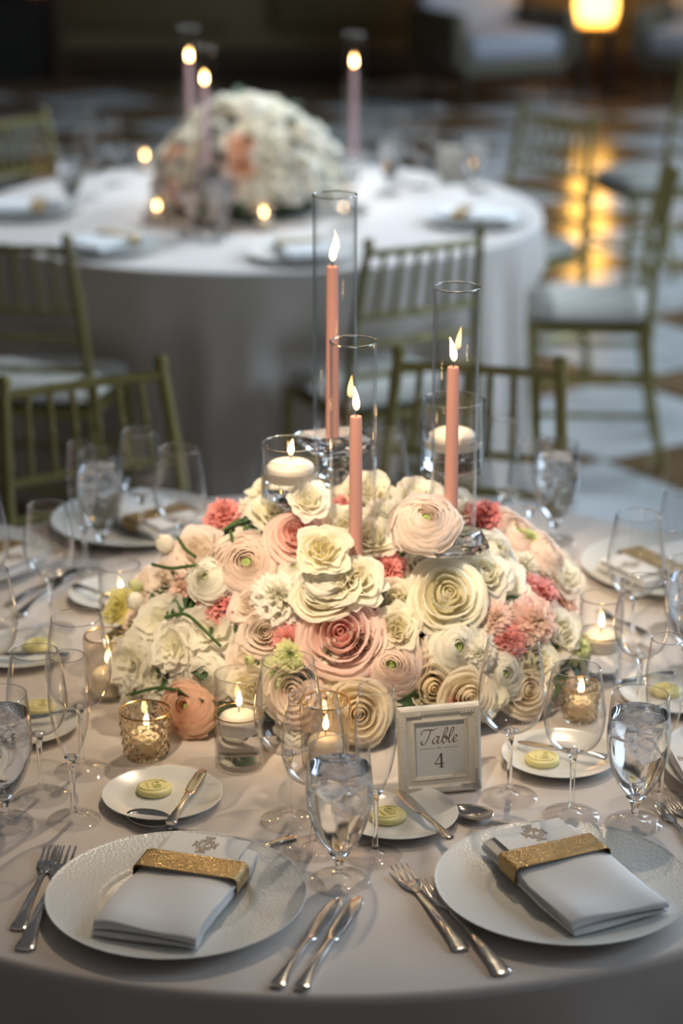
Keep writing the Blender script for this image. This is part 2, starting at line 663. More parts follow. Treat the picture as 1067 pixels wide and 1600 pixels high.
# a dark doorway at the far end
d = struct('door_1', MB().box(-0.75, 0.75, -0.05, 0.0, 0.0, 2.6).mesh('door', 'door_black', smooth=False), (-2.75, WALL_Y - 0.002, 0))
part('door_frame', MB().rbox(-0.83, -0.75, -0.09, 0, 0, 2.68, 0.01).rbox(0.75, 0.83, -0.09, 0, 0, 2.68, 0.01).rbox(-0.83, 0.83, -0.09, 0, 2.6, 2.68, 0.01).mesh('door_frame', 'dark_wood'), d)
sx = (55 - 533.5) / F_PX * (WALL_Y * CP) * 1.02
s = thing('wall_sconce', 'small dim orange wall lamp glowing in the dark doorway corner', 'wall lamp', (sx, WALL_Y - 0.06, 0.62))
part('backplate', MB().rbox(-0.05, 0.05, -0.02, 0.01, -0.08, 0.16, 0.006).mesh('backplate', 'dark_wood'), s)
part('lamp_shade', MB().lathe([(0.0, 0.0), (0.07, 0.0), (0.085, 0.12), (0.0, 0.12)], 20).mesh('lamp_shade', 'sconce_glow'), s, (0, -0.10, 0))

m = MB().box(-9.2, -9.0, -3, WALL_Y + 0.3, 0, 6)
struct('wall_left', m.mesh('wall_left', 'wall_paint', smooth=False))


# ------------------------------------------------------------------ lounge seats and the lamp between them
def lounge_chair(loc, rz, label):
    t = thing('lounge_chair', label, 'armchair', loc, rz, 'upholstered chairs at the far end of the hall')
    part('seat_cushion', cached('lc_seat', lambda: MB().rbox(-0.33, 0.33, -0.34, 0.30, 0.30, 0.46, 0.045, 3).mesh('seat_cushion', 'lounge_fabric')), t)
    part('seat_frame', cached('lc_frame', lambda: MB().rbox(-0.37, 0.37, -0.33, 0.36, 0.20, 0.30, 0.015, 2).mesh('seat_frame', 'lounge_frame')), t)

    def back():
        m = MB().rbox(-0.36, 0.36, -0.06, 0.07, 0.0, 0.58, 0.05, 3, Matrix.Translation((0, 0.32, 0.38)) @ Matrix.Rotation(math.radians(-10), 4, 'X'))
        return m.mesh('backrest', 'lounge_fabric')
    part('backrest', cached('lc_back', back), t)
    for s_ in (-1, 1):
        part('armrest', cached('lc_arm%d' % s_, lambda: MB().rbox(s_ * 0.40 - 0.05, s_ * 0.40 + 0.05, -0.34, 0.36, 0.26, 0.60, 0.035, 3).mesh('armrest', 'lounge_frame')), t)
    for sx_ in (-1, 1):
        for sy_ in (-1, 1):
            part('leg', cached('lc_leg', lambda: MB().lathe([(0, 0), (0.016, 0), (0.028, 0.2), (0, 0.2)], 12).mesh('leg', 'dark_wood')), t, (sx_ * 0.32, sy_ * 0.28, 0))
    return t


lounge_chair((0.98, 14.25, 0), math.radians(24), 'grey upholstered lounge chair with dark legs at the left of the amber lamp')
lounge_chair((2.40, 14.35, 0), math.radians(-24), 'grey upholstered lounge chair cut by the frame at the right of the amber lamp')
t = thing('side_table', 'dark wooden side table carrying the glowing amber lamp', 'table', (1.68, 14.55, 0))
part('tabletop', MB().lathe([(0, 0.42), (0.19, 0.42), (0.20, 0.435), (0.19, 0.45), (0, 0.45)], 32).mesh('tabletop', 'dark_wood'), t)
for k in range(4):
    part('leg', cached('st_leg', lambda: MB().rbox(-0.025, 0.025, -0.025, 0.025, 0, 0.42, 0.005).mesh('leg', 'dark_wood')), t, (0.13 * math.cos(PI / 4 + k * PI / 2), 0.13 * math.sin(PI / 4 + k * PI / 2), 0))
t = thing('table_lamp', 'tall glowing amber drum lamp standing on the dark side table', 'lamp', (1.68, 14.55, 0.45))
part('lamp_base', MB().lathe([(0, 0), (0.12, 0), (0.13, 0.012), (0.05, 0.03), (0, 0.03)], 24).mesh('lamp_base', 'gold'), t)
part('lamp_shade', MB().lathe([(0, 0.032), (0.115, 0.032), (0.13, 0.10), (0.13, 0.80), (0.115, 0.84), (0, 0.84)], 32).mesh('lamp_shade', 'lamp_glow'), t)


# ------------------------------------------------------------------ gilt bamboo-style banquet chairs
def bamboo(a, b, r, nodes=4, seg=9, n=24, bend=None):
    """turned pole with little rings, from a to b"""
    a, b = Vector(a), Vector(b)
    pts, rad = [], []
    for i in range(n + 1):
        u = i / n
        p = a.lerp(b, u)
        if bend:
            p = p + Vector(bend) * math.sin(PI * u)
        k = (u * nodes) % 1.0
        ring = max(0.0, 1 - abs(k - 0.5) / 0.10)
        pts.append(p)
        rad.append(r * (1 + 0.35 * ring))
    return MB().tube(pts, rad, seg)


def chair_parts():
    """rear posts at y = 0, seat towards +y, width along x"""
    W0, W1 = 0.195, 0.165      # half widths at seat and at the top of the back
    P = []
    for s in (-1, 1):
        pts = [(s * 0.185, -0.045, 0), (s * 0.19, 0.0, 0.25), (s * W0, 0.015, 0.46), (s * 0.182, -0.005, 0.68), (s * W1, -0.045, 0.905)]
        sp = crom(pts, 12)
        rad = []
        for i in range(len(sp)):
            k = (i / (len(sp) - 1) * 9) % 1.0
            rad.append((0.0145 - 0.003 * i / len(sp)) * (1 + 0.22 * max(0, 1 - abs(k - 0.5) / 0.12)))
        m = MB().tube(sp, rad, 10)
        e = Vector(sp[-1])
        m.lathe([(0, -0.006), (0.013, -0.002), (0.0155, 0.008), (0.012, 0.018), (0, 0.022)], 10, Matrix.Translation(e))
        P.append(('post', m))

    def on_post(z):
        u = np.interp(z, [0.46, 0.68, 0.905], [0, 1, 2])
        return float(np.interp(u, [0, 1, 2], [W0, 0.182, W1])), float(np.interp(u, [0, 1, 2], [0.015, -0.005, -0.045]))
    for z in (0.885, 0.715, 0.64, 0.555):
        w, y = on_post(z)
        P.append(('rail', bamboo((-w, y, z), (w, y, z), 0.0095, 5, bend=(0, -0.012, 0))))
    w1, y1 = on_post(0.885)
    w0, y0 = on_post(0.715)
    for k in range(6):
        u = -1 + 2 * (k + 1) / 7
        bd = -0.012 * math.sin(PI * (u + 1) / 2)
        P.append(('spindle', bamboo((u * w0, y0 + bd, 0.715), (u * w1, y1 + bd, 0.885), 0.0068, 3, 8, 16)))
    fr = MB().rbox(-0.20, 0.20, -0.005, 0.375, 0.425, 0.45, 0.01, 2)
    P.append(('seat_frame', fr))
    for s in (-1, 1):
        P.append(('leg', bamboo((s * 0.185, 0.368, 0), (s * 0.185, 0.355, 0.43), 0.0135, 5, 10, 30)))
        for z in (0.17, 0.30):
            P.append(('stretcher', bamboo((s * 0.187, -0.02, z), (s * 0.185, 0.36, z), 0.0085, 4)))
    P.append(('stretcher', bamboo((-0.185, 0.362, 0.23), (0.185, 0.362, 0.23), 0.0085, 4)))
    P.append(('stretcher', bamboo((-0.187, -0.01, 0.23), (0.187, -0.01, 0.23), 0.0085, 4)))
    out = [(n, m.mesh(n, 'chair_paint')) for n, m in P]
    # plump seat pad
    v, f, n = [], [], 14
    for iz, sgn in ((0, 1), (1, -1)):
        for i in range(n + 1):
            for j in range(n + 1):
                x, y = -1 + 2 * i / n, -1 + 2 * j / n
                q = (1 - abs(x) ** 5) * (1 - abs(y) ** 5)
                sx_ = x * (1 - 0.05 * y * y)
                sy_ = y * (1 - 0.05 * x * x)
                v.append((0.203 * sx_, 0.187 + 0.193 * sy_, 0.475 + (0.032 * q ** 0.55 if sgn > 0 else -0.025 * q ** 0.3)))
    g = n + 1
    for iz in (0, 1):
        for i in range(n):
            for j in range(n):
                a = iz * g * g + i * g + j
                q = (a, a + g, a + g + 1, a + 1)
                f.append(q if iz == 0 else tuple(reversed(q)))
    out.append(('seat_pad', mesh('seat_pad', v, f, 'cushion_ivory', sharp=0)))
    return out


def banquet_chair(x, y, face_deg, label, group):
    """x, y: middle of the back posts; face_deg: the way the sitter looks"""
    t = thing('banquet_chair', label, 'chair', (x, y, 0), math.radians(face_deg - 90), group)
    for n, me in cached('chair', chair_parts):
        part(n, me, t)
    return t


def face_to(x, y, cx, cy_):
    return math.degrees(math.atan2(cy_ - y, cx - x))


G1, G2 = 'green gilt chairs at the near table', 'green gilt chairs around the far table'
banquet_chair(-0.485, 4.06, -62, 'olive gilt bamboo-style chair behind the back left glasses of the near table', G1)
banquet_chair(0.265, 4.165, -104, 'olive gilt bamboo-style chair behind the right-hand tall candle cylinder', G1)
banquet_chair(0.19, 5.44, 119, 'olive gilt chair at the far table, seen between the two tallest candle cylinders', G2)
banquet_chair(-0.845, 5.45, 78, 'olive gilt chair with pale pad before the far table, cut by the left frame edge', G2)
banquet_chair(0.95, 6.50, 176, 'olive gilt chair seen from its side with ivory pad, right of the far table', G2)
banquet_chair(0.715, 7.49, 222, 'olive gilt chair facing us behind the right side of the far table', G2)
banquet_chair(-1.11, 7.42, -40, 'olive gilt chair behind the far table at the left frame edge', G2)
banquet_chair(1.42, 8.75, 200, 'dim green gilt chair in the distance at the upper right frame edge', 'chairs of a third table')

# ================================================================== TABLECLOTHS
TR = 0.886


def tablecloth(name, label, x, y, seed, chairs):
    rnd = random.Random(seed)
    seg = 288
    folds = [(k, rnd.uniform(0, 2 * PI), rnd.uniform(0.4, 1.0)) for k in (7, 11, 16, 23, 31)]
    v, f = [(0, 0, 0)], []
    rings = []
    for r in np.linspace(0.08, TR - 0.012, 14):
        rings.append((r, 0.0, 0.0))
    for k in range(1, 6):
        a = k / 5 * PI / 2
        rings.append((TR - 0.012 + 0.012 * math.sin(a), -0.012 + 0.012 * math.cos(a), 0.0))
    for k in range(1, 15):
        u = k / 14
        rings.append((TR + 0.045 * u ** 1.2, -0.012 - (TZ - 0.016) * u, u))
    for r, z, u in rings:
        for k in range(seg):
            a = 2 * PI * k / seg
            amp = sum(w * math.sin(n * a + ph) for n, ph, w in folds) / 2.2
            rr = r + 0.042 * (u ** 0.75) * amp if u > 0 else r
            if u > 0:
                # the hanging cloth gives way where a seat is pushed against it
                for ca, lim in chairs:
                    da = abs((a - math.radians(ca) + PI) % (2 * PI) - PI)
                    k1 = min(1.0, max(0.0, (0.36 - da) / 0.10))
                    k2 = min(1.0, max(0.0, (-z - 0.17) / 0.09))
                    w_ = k1 * k1 * (3 - 2 * k1) * k2 * k2 * (3 - 2 * k2)
                    rr = min(rr, rr + (lim - rr) * w_) if rr > lim else rr
            v.append((rr * math.cos(a), rr * math.sin(a), z))
    for k in range(seg):
        f.append((0, 1 + k, 1 + (k + 1) % seg))
    for i in range(len(rings) - 1):
        for k in range(seg):
            a, b = 1 + i * seg + k, 1 + i * seg + (k + 1) % seg
            f.append((a, a + seg, b + seg, b))
    return thing(name, label, 'tablecloth', (x, y, TZ), data=mesh('tablecloth', v, f, 'tablecloth', sharp=0))


tablecloth('tablecloth', 'beige satin floor-length cloth on the near round table with the number sign', NX, NY, 3, [(113, 0.76), (77, 0.80)])
tablecloth('tablecloth', 'pale cloth hanging to the floor on the blurred far round table', FX, FY, 8, [(-68.5, 0.80), (-116.7, 0.86), (-5, 0.80), (42, 0.88), (136, 0.76)])

# ================================================================== FLOWERS
def bez(c, v):
    """cubic curve through control points c (4 x 2) at v (array) -> r, z"""
    w = 1 - v
    b = [w ** 3, 3 * w * w * v, 3 * w * v * v, v ** 3]
    return sum(b[i] * c[i][0] for i in range(4)), sum(b[i] * c[i][1] for i in range(4))


class Bloom:
    def __init__(self, seed):
        self.r = random.Random(seed)
        self.v, self.f, self.c = [], [], []

    def petal(self, th, wid, ctrl, t, nu=6, nv=5, round_=0.25, rpow=2.5, shear=0.0, ruf=0.0, freq=6.0, base=0.35, tip=0.0, curl=0.0, R=0.04, lift=0.0, jag=0.0):
        U = np.linspace(-1, 1, nu + 1)[None, :]
        V = np.linspace(0, 1, nv + 1)[:, None] ** 0.85
        VV = V * (1 - round_ * np.abs(U) ** rpow)
        hw = wid / 2 * (base + (1 - base) * np.sin(PI / 2 * np.minimum(1, V * 1.7)))
        ang = th + U * hw
        r, z = bez(ctrl, VV)
        ph, ph2 = self.r.uniform(0, 6.28), self.r.uniform(0, 6.28)
        wave = np.sin(freq * U + ph) + 0.5 * np.sin(2.3 * freq * U + ph2)
        r = r * (1 + shear * U) + ruf * R * V ** 2.5 * wave
        z = z + ruf * R * 0.7 * V ** 2.5 * np.cos(freq * 1.1 * U + ph2) + tip * R * V ** 4 * (1 - np.abs(U)) + lift * U * V * R
        if jag:
            z = z + jag * R * V ** 6 * np.array([self.r.uniform(-1, 1) for _ in range(nu + 1)])[None, :]
        r = r + curl * R * VV ** 7
        z = z - curl * R * 0.9 * VV ** 9
        r = np.maximum(r, 0.0005)
        x, y = r * np.cos(ang), r * np.sin(ang)
        o = len(self.v)
        rr = self.r.random()
        for i in range(nv + 1):
            for j in range(nu + 1):
                self.v.append((x[i, j], y[i, j], z[i, j]))
                self.c.append((t, VV[i, j], rr, 1))
        for i in range(nv):
            for j in range(nu):
                a = o + i * (nu + 1) + j
                self.f.append((a, a + 1, a + nu + 2, a + nu + 1))

    def mesh(self, name, mat, wob=0.045):
        # no two heads are quite round
        ph = [self.r.uniform(0, 6.28) for _ in range(6)]
        V = np.array(self.v)
        X, Y, Z = V[:, 0].copy(), V[:, 1].copy(), V[:, 2].copy()
        V[:, 0] += wob * np.sin(3.1 * Y + 2 * Z + ph[0]) + wob * 0.5 * np.sin(6.3 * Z + 4 * X + ph[1])
        V[:, 1] += wob * np.sin(2.9 * X + 2 * Z + ph[2]) + wob * 0.5 * np.sin(5.7 * Z + 4 * Y + ph[3])
        V[:, 2] += wob * np.sin(3.3 * X + ph[4]) + wob * np.sin(3.7 * Y + ph[5])
        self.v = V.tolist()
        return mesh(name, self.v, self.f, mat, sharp=0, attr=self.c)


# all blooms are built with radius 1 (units of the bloom's radius), axis +z
def ranunculus(seed, mat):
    B = Bloom(seed)
    n = 11
    for k in range(n):
        t = k / (n - 1)
        rm = 0.19 + 0.79 * t ** 0.95
        zt = 0.78 - 0.44 * t ** 1.7 + B.r.uniform(-0.03, 0.03)
        m = 4 + int(3 * t)
        end = rm * (0.68 + 0.30 * t)
        c = [(0.02, 0.0), (rm * 1.22, -0.02), (rm * 1.22, zt * 0.9), (end, zt)]
        if k == n - 1:
            c = [(0.02, 0.0), (rm * 0.9, -0.05), (rm * 1.05, 0.10), (rm * 1.10, 0.28)]
        off = B.r.uniform(0, 6.28)
        for q in range(m):
            B.petal(off + 2 * PI * q / m + B.r.uniform(-0.2, 0.2), 2 * PI / m * B.r.uniform(1.5, 1.9), c, t, nu=7, nv=6, round_=0.16, rpow=3, shear=0.04 + 0.03 * t, ruf=0.015 + 0.035 * t * t, freq=3.2, R=1, lift=B.r.uniform(-0.05, 0.05) * t, base=0.4)
    return B.mesh('ranunculus', mat)


def rose(seed, mat):
    B = Bloom(seed)
    spec = [(0.10, 0.80, 2, 0.7), (0.20, 0.84, 3, 0.78), (0.32, 0.83, 3, 0.86), (0.47, 0.78, 4, 0.95), (0.66, 0.66, 4, 1.06), (0.84, 0.48, 5, 1.12), (0.98, 0.30, 5, 1.12)]
    for k, (rm, zt, m, e) in enumerate(spec):
        t = k / (len(spec) - 1)
        c = [(0.02, 0.0), (rm * 1.25, 0.0), (rm * 1.12, zt * 0.8), (rm * e, zt)]
        off = B.r.uniform(0, 6.28)
        for q in range(m):
            B.petal(off + 2 * PI * q / m + B.r.uniform(-0.15, 0.15), 2 * PI / m * 1.85, c, t, nu=8, nv=9, round_=0.26, rpow=2.2, shear=0.10, ruf=0.025 * t, freq=2.2, R=1, tip=0.06 * t, curl=0.20 * t, base=0.45, lift=B.r.uniform(-0.06, 0.06))
    return B.mesh('rose', mat)


def frilly(seed, mat):
    """carnation-like head of crinkled petals"""
    B = Bloom(seed)
    n = 8
    for k in range(n):
        t = k / (n - 1)
        rm = 0.16 + 0.84 * t
        zt = 0.88 - 0.70 * t ** 1.8
        m = 4 + int(3 * t)
        off = B.r.uniform(0, 6.28)
        for q in range(m):
            rq, zq = rm * B.r.uniform(0.88, 1.08), zt + B.r.uniform(-0.10, 0.08)
            c = [(0.02, 0.0), (rq * 0.30, zq * 0.8), (rq * 0.70, zq * 0.98), (rq, zq)]
            B.petal(off + 2 * PI * q / m + B.r.uniform(-0.3, 0.3), min(2.6, 2 * PI / m * 2.1), c, t, nu=22, nv=5, round_=0.10, rpow=6, ruf=0.10, freq=11 + B.r.uniform(-2, 3), R=1, base=0.3, lift=B.r.uniform(-0.15, 0.15), jag=0.05)
    return B.mesh('carnation', mat)


def lisianthus(seed, mat):
    """loosely cupped double bloom with wavy petals"""
    B = Bloom(seed)
    spec = [(0.16, 0.62, 3, 0.8), (0.32, 0.66, 4, 0.95), (0.50, 0.66, 4, 1.05), (0.70, 0.58, 5, 1.15), (0.90, 0.40, 5, 1.15)]
    for k, (rm, zt, m, e) in enumerate(spec):
        t = k / (len(spec) - 1)
        off = B.r.uniform(0, 6.28)
        for q in range(m):
            zq = zt + B.r.uniform(-0.06, 0.06)
            c = [(0.02, 0.0), (rm * 0.95, 0.0), (rm * 0.95, zq * 0.75), (rm * e * 0.95, zq)]
            B.petal(off + 2 * PI * q / m + B.r.uniform(-0.25, 0.25), 2 * PI / m * B.r.uniform(1.5, 1.9), c, t, nu=12, nv=6, round_=0.16, rpow=3, shear=0.10, ruf=0.06 + 0.05 * t, freq=4.2, R=1, curl=0.14 * t, base=0.4, lift=B.r.uniform(-0.12, 0.12), jag=0.02)
    return B.mesh('lisianthus', mat)


def open_bloom(seed, mat):
    """wide open flower of broad rumpled petals"""
    B = Bloom(seed)
    for k, (rm, zt, m) in enumerate(((0.34, 0.46, 3), (0.62, 0.50, 4), (0.85, 0.40, 5), (1.05, 0.20, 5))):
        t = (k + 1) / 4
        c = [(0.02, 0.0), (rm * 0.45, 0.06), (rm * 0.8, zt * 0.5), (rm, zt)]
        off = B.r.uniform(0, 6.28)
        for q in range(m):
            B.petal(off + 2 * PI * q / m + B.r.uniform(-0.25, 0.25), 2 * PI / m * 1.45, c, t, nu=10, nv=7, round_=0.34, rpow=2.2, shear=0.12, ruf=0.10, freq=4.0, R=1, base=0.24, lift=B.r.uniform(-0.15, 0.15), jag=0.015)
    return B.mesh('open_blossom', mat)


def bud(seed, mat):
    B = Bloom(seed)
    for k, (rm, zt, m) in enumerate(((0.30, 1.5, 3), (0.42, 1.45, 3), (0.52, 1.3, 4))):
        t = k / 2
        c = [(0.02, 0.0), (rm * 1.5, 0.0), (rm * 1.4, zt * 0.7), (rm * (0.35 + 0.3 * t), zt)]
        off = B.r.uniform(0, 6.28)
        for q in range(m):
            B.petal(off + 2 * PI * q / m, 2 * PI / m * 1.7, c, t, nu=6, nv=6, round_=0.2, shear=0.08, ruf=0.02, freq=3, R=1)
    return B.mesh('bud', mat)


def eye(kind):
    if kind == 'green':
        m = MB()
        for k in range(19):
            a, r = k * 2.39996, 0.145 * math.sqrt(k / 19)
            m.lathe([(0, 0.0), (0.034, 0.0), (0.030, 0.06), (0, 0.085)], 7, Matrix.Translation((r * math.cos(a), r * math.sin(a), 0.62 - r * 0.8)))
        m.lathe([(0, 0.34), (0.17, 0.42), (0.14, 0.60), (0, 0.65)], 12)
        return m.mesh('flower_eye', 'eye_green')
    m = MB()
    for k in range(14):
        a, r = k * 2.39996, 0.16 * math.sqrt((k + 1) / 14)
        m.tube([(r * 0.3 * math.cos(a), r * 0.3 * math.sin(a), 0.05), (r * math.cos(a), r * math.sin(a), 0.36)], [0.012, 0.03], 6)
    return m.mesh('flower_eye', 'eye_yellow')


KIND = {
    'RB': ('ranunculus', ranunculus, 'petal_blush', 'green'), 'RW': ('ranunculus', ranunculus, 'petal_white', 'green'),
    'RC': ('ranunculus', ranunculus, 'petal_cream', 'green'), 'RP': ('ranunculus', ranunculus, 'petal_apricot', 'green'),
    'SW': ('rose', rose, 'petal_cream', None), 'SP': ('rose', rose, 'petal_pink', None), 'SC': ('rose', rose, 'petal_peach', None), 'SB': ('rose', rose, 'petal_blush', None),
    'FC': ('carnation', frilly, 'petal_coral', None), 'FP': ('carnation', frilly, 'petal_palepink', None), 'FW': ('carnation', frilly, 'petal_white', None), 'GF': ('carnation', frilly, 'petal_green', None),
    'LW': ('lisianthus', lisianthus, 'petal_cream', None), 'LV': ('lisianthus', lisianthus, 'petal_white', None), 'LB': ('lisianthus', lisianthus, 'petal_blush', None), 'LC': ('lisianthus', lisianthus, 'petal_apricot', None),
    'OW': ('open_blossom', open_bloom, 'petal_white', None), 'OB': ('open_blossom', open_bloom, 'petal_blush', None), 'OY': ('open_blossom', open_bloom, 'petal_yellowgreen', 'yellow'),
    'BD': ('flower_bud', bud, 'petal_white', None), 'BG': ('flower_bud', bud, 'petal_green', None), 'BP': ('flower_bud', bud, 'petal_blush', None),
}
WORDS = {'petal_blush': 'blush pink', 'petal_white': 'white', 'petal_cream': 'ivory', 'petal_peach': 'creamy peach', 'petal_apricot': 'apricot', 'petal_pink': 'deep pink-hearted', 'petal_coral': 'coral pink', 'petal_palepink': 'pale pink', 'petal_green': 'pale green', 'petal_yellowgreen': 'yellow-green'}
FR = random.Random(11)


def bloom(code, parent, pos, normal, radius):
    name, fn, mat, ey = KIND[code]
    var = FR.randrange(4 if name != 'flower_bud' else 2)
    me = cached((code, var), lambda: fn(17 * var + len(code) + sum(map(ord, code)), mat))
    q = Vector(normal).normalized().to_track_quat('Z', 'Y') @ Quaternion((0, 0, 1), FR.uniform(0, 6.28))
    o = link(name, me, parent)
    o.location = pos
    o.rotation_mode = 'QUATERNION'
    o.rotation_quaternion = q
    sq = FR.uniform(0.92, 1.08)
    o.scale = (radius, radius * FR.uniform(0.93, 1.05), radius * sq)
    o['label'] = '%s %s in the arrangement' % (WORDS[mat], name.replace('_', ' '))
    if ey:
        part('flower_eye', cached(('eye', ey), lambda: eye(ey)), o)
    return o


def leaf_mesh():
    v, f = [], []
    nu, nv = 4, 8
    for i in range(nv + 1):
        t = i / nv
        w = 0.32 * math.sin(PI * t ** 0.8) ** 0.9 + 0.004
        for j in range(nu + 1):
            u = -1 + 2 * j / nu
            v.append((u * w, t, 0.10 * math.sin(PI * t) - 0.35 * t * t + 0.10 * u * u))
    for i in range(nv):
        for j in range(nu):
            a = i * (nu + 1) + j
            f.append((a, a + 1, a + nu + 2, a + nu + 1))
    return mesh('leaf', v, f, 'leaf_green', sharp=0)


def leaf(parent, pos, direction, up, length):
    d, u = Vector(direction).normalized(), Vector(up).normalized()
    x = d.cross(u).normalized()
    u = x.cross(d)
    o = link('leaf', cached('leaf', leaf_mesh), parent)
    M = Matrix((x, d, u)).transposed().to_4x4()
    o.matrix_local = Matrix.Translation(pos) @ M @ Matrix.Scale(length, 4)
    return o


class Dome:
    def __init__(self, c, r):
        self.c, self.r = Vector(c), Vector(r)

    def hit(self, px, py, k=1.0):
        d = ray(px, py)
        R = self.r * k
        o = Vector([(CAM[i] - self.c[i]) / R[i] for i in range(3)])
        e = Vector([d[i] / R[i] for i in range(3)])
        a, b, g = e.dot(e), o.dot(e), o.dot(o) - 1
        disc = b * b - a * g
        t = (-b - math.sqrt(disc)) / a if disc > 0 else -b / a
        p = o + e * t
        p = p.normalized()
        out = Vector([self.c[i] + p[i] * R[i] for i in range(3)])
        if out.z < TZ + 0.03:
            out.z = TZ + 0.03
        return out

    def normal(self, p):
        return Vector([(p[i] - self.c[i]) / (self.r[i] ** 2) for i in range(3)]).normalized()


def px_scale(p):
    d = Vector(p) - CAM
    return F_PX / (d.y * CP - d.z * SP)


# ------------------------------------------------------------------ near centrepiece
DC = Dome((NX + 0.03, NY + 0.0, TZ - 0.01), (0.362, 0.250, 0.292))
cp = thing('flower_arrangement', 'low dome of white, blush and coral flowers in the middle of the near table', 'flower arrangement', (NX + 0.03, NY, TZ))
CB = Vector(cp.location)


def core(rx, ry, rz):
    v, f = [], []
    n, s = 9, 28
    R_ = random.Random(4)
    for i in range(n + 1):
        a = i / n * PI / 2
        for k in range(s):
            b = 2 * PI * k / s
            j = 1 + R_.uniform(-0.04, 0.04)
            v.append((rx * j * math.cos(a) * math.cos(b), ry * j * math.cos(a) * math.sin(b), 0.01 + rz * j * math.sin(a)))
    for i in range(n):
        for k in range(s):
            k2 = (k + 1) % s
            f.append((i * s + k, i * s + k2, (i + 1) * s + k2, (i + 1) * s + k))
    f.append(tuple(reversed(range(s))))
    return mesh('moss_base', v, f, 'moss_green')


part('moss_base', core(0.285, 0.19, 0.215), cp)
part('flower_tray', MB().lathe([(0, 0.001), (0.16, 0.001), (0.20, 0.05), (0.19, 0.05), (0.15, 0.012), (0, 0.012)], 40).mesh('flower_tray', 'moss_green'), cp, scale=(1.25, 0.85, 1))

HAND = [
    ('RB', 387, 885, 104, 0, .2), ('RB', 657, 842, 98, -.1, .3), ('RB', 610, 1036, 104, 0, .1), ('RP', 300, 1132, 84, -.1, .45), ('RW', 322, 1052, 84, -.2, 0),
    ('RW', 332, 912, 66, -.2, .3), ('RC', 540, 1068, 76, 0, -.1), ('RW', 712, 1010, 92, .1, 0), ('RW', 790, 1052, 84, .2, 0), ('RW', 775, 858, 84, .6, .2),
    ('LV', 487, 806, 60, .1, .1), ('RW', 460, 888, 48, 0, .3), ('RB', 815, 832, 94, .3, .3), ('RB', 850, 868, 80, .5, .1), ('SW', 694, 936, 98, .1, .15),
    ('SP', 532, 994, 104, 0, .2), ('SP', 468, 846, 80, -.1, .3), ('SC', 676, 1072, 84, .2, -.2), ('SC', 722, 1085, 66, .3, -.2), ('FC', 347, 803, 66, -.3, .6),
    ('FC', 335, 937, 72, -.3, .1), ('LC', 252, 830, 46, -.6, .4), ('FC', 605, 884, 64, .1, .1), ('FC', 776, 786, 76, .3, .6), ('FC', 455, 1003, 74, -.1, .1),
    ('FC', 632, 766, 62, 0, .8), ('FC', 797, 1000, 62, .3, 0), ('FC', 538, 790, 58, 0, .6), ('FC', 712, 1098, 56, .2, -.2), ('FP', 903, 930, 68, .6, .1),
    ('FP', 775, 966, 64, .2, .1), ('FP', 833, 972, 84, .4, 0), ('LB', 390, 945, 60, -.1, 0), ('FW', 440, 935, 94, -.1, .2), ('FW', 512, 1022, 62, 0, 0),
    ('FW', 742, 1020, 56, .2, 0), ('LW', 508, 878, 74, 0, .3), ('LW', 557, 908, 72, 0, .3), ('LW', 625, 936, 80, .05, .2), ('BP', 583, 958, 36, 0, .2),
    ('LW', 618, 985, 74, 0, .1), ('GF', 458, 1024, 46, -.1, .2), ('GF', 432, 1050, 58, -.2, .1), ('SB', 460, 1080, 84, -.1, -.1), ('OW', 245, 975, 90, -.4, .2),
    ('OW', 212, 1035, 88, -.5, 0), ('OW', 240, 1062, 72, -.4, -.1), ('OB', 212, 905, 92, -.6, .3), ('OY', 195, 952, 60, -.6, .1), ('OW', 275, 1012, 78, -.3, 0),
    ('FW', 215, 1082, 64, -.5, -.2), ('FW', 283, 1080, 62, -.2, -.2), ('OW', 325, 985, 104, -.2, .1), ('OB', 388, 1030, 84, -.2, 0), ('LB', 308, 862, 78, -.4, .3),
    ('LW', 372, 862, 76, -.2, .3), ('LW', 440, 800, 86, -.1, .5), ('FW', 382, 775, 82, -.2, .6), ('LW', 425, 765, 78, -.1, .8), ('LW', 572, 782, 84, 0, .6),
    ('LW', 540, 830, 74, 0, .4), ('LV', 648, 792, 74, .1, .6), ('FW', 598, 815, 76, 0, .5), ('LB', 568, 742, 80, 0, .9), ('OB', 798, 760, 76, .5, .6),
    ('LV', 888, 895, 70, .6, .2), ('OW', 795, 910, 92, .4, .1), ('LV', 757, 900, 78, .2, .2), ('LW', 738, 962, 66, .2, .1), ('LV', 880, 988, 78, .6, 0),
    ('GF', 905, 1010, 60, .6, -.1), ('RB', 878, 860, 72, .6, .2), ('SC', 830, 1078, 74, .3, -.1), ('SC', 560, 1110, 84, 0, -.2), ('LB', 500, 1110, 80, 0, -.3),
    ('LW', 640, 1094, 70, .1, -.2), ('LW', 590, 1085, 66, 0, -.1), ('SB', 415, 985, 70, -.1, .1), ('LW', 395, 1078, 66, -.1, -.1), ('LB', 252, 898, 72, -.5, .2),
    ('LW', 580, 850, 64, 0, .3), ('SB', 570, 1005, 60, 0, 0), ('LV', 660, 880, 64, .1, .3), ('LW', 705, 880, 66, .1, .2), ('LW', 840, 1030, 74, .4, 0),
    ('LV', 715, 790, 74, .2, .6), ('LW', 500, 750, 74, 0, .8), ('FW', 690, 755, 74, .1, .9), ('LW', 840, 800, 70, .4, .5), ('GF', 822, 850, 46, .3, .3),
    ('BG', 395, 1032, 26, -.3, .1), ('BD', 272, 865, 44, -.6, .4), ('BG', 187, 905, 30, -.7, .3), ('BD', 222, 945, 40, -.5, .2), ('LW', 760, 1090, 60, .3, -.2),
]
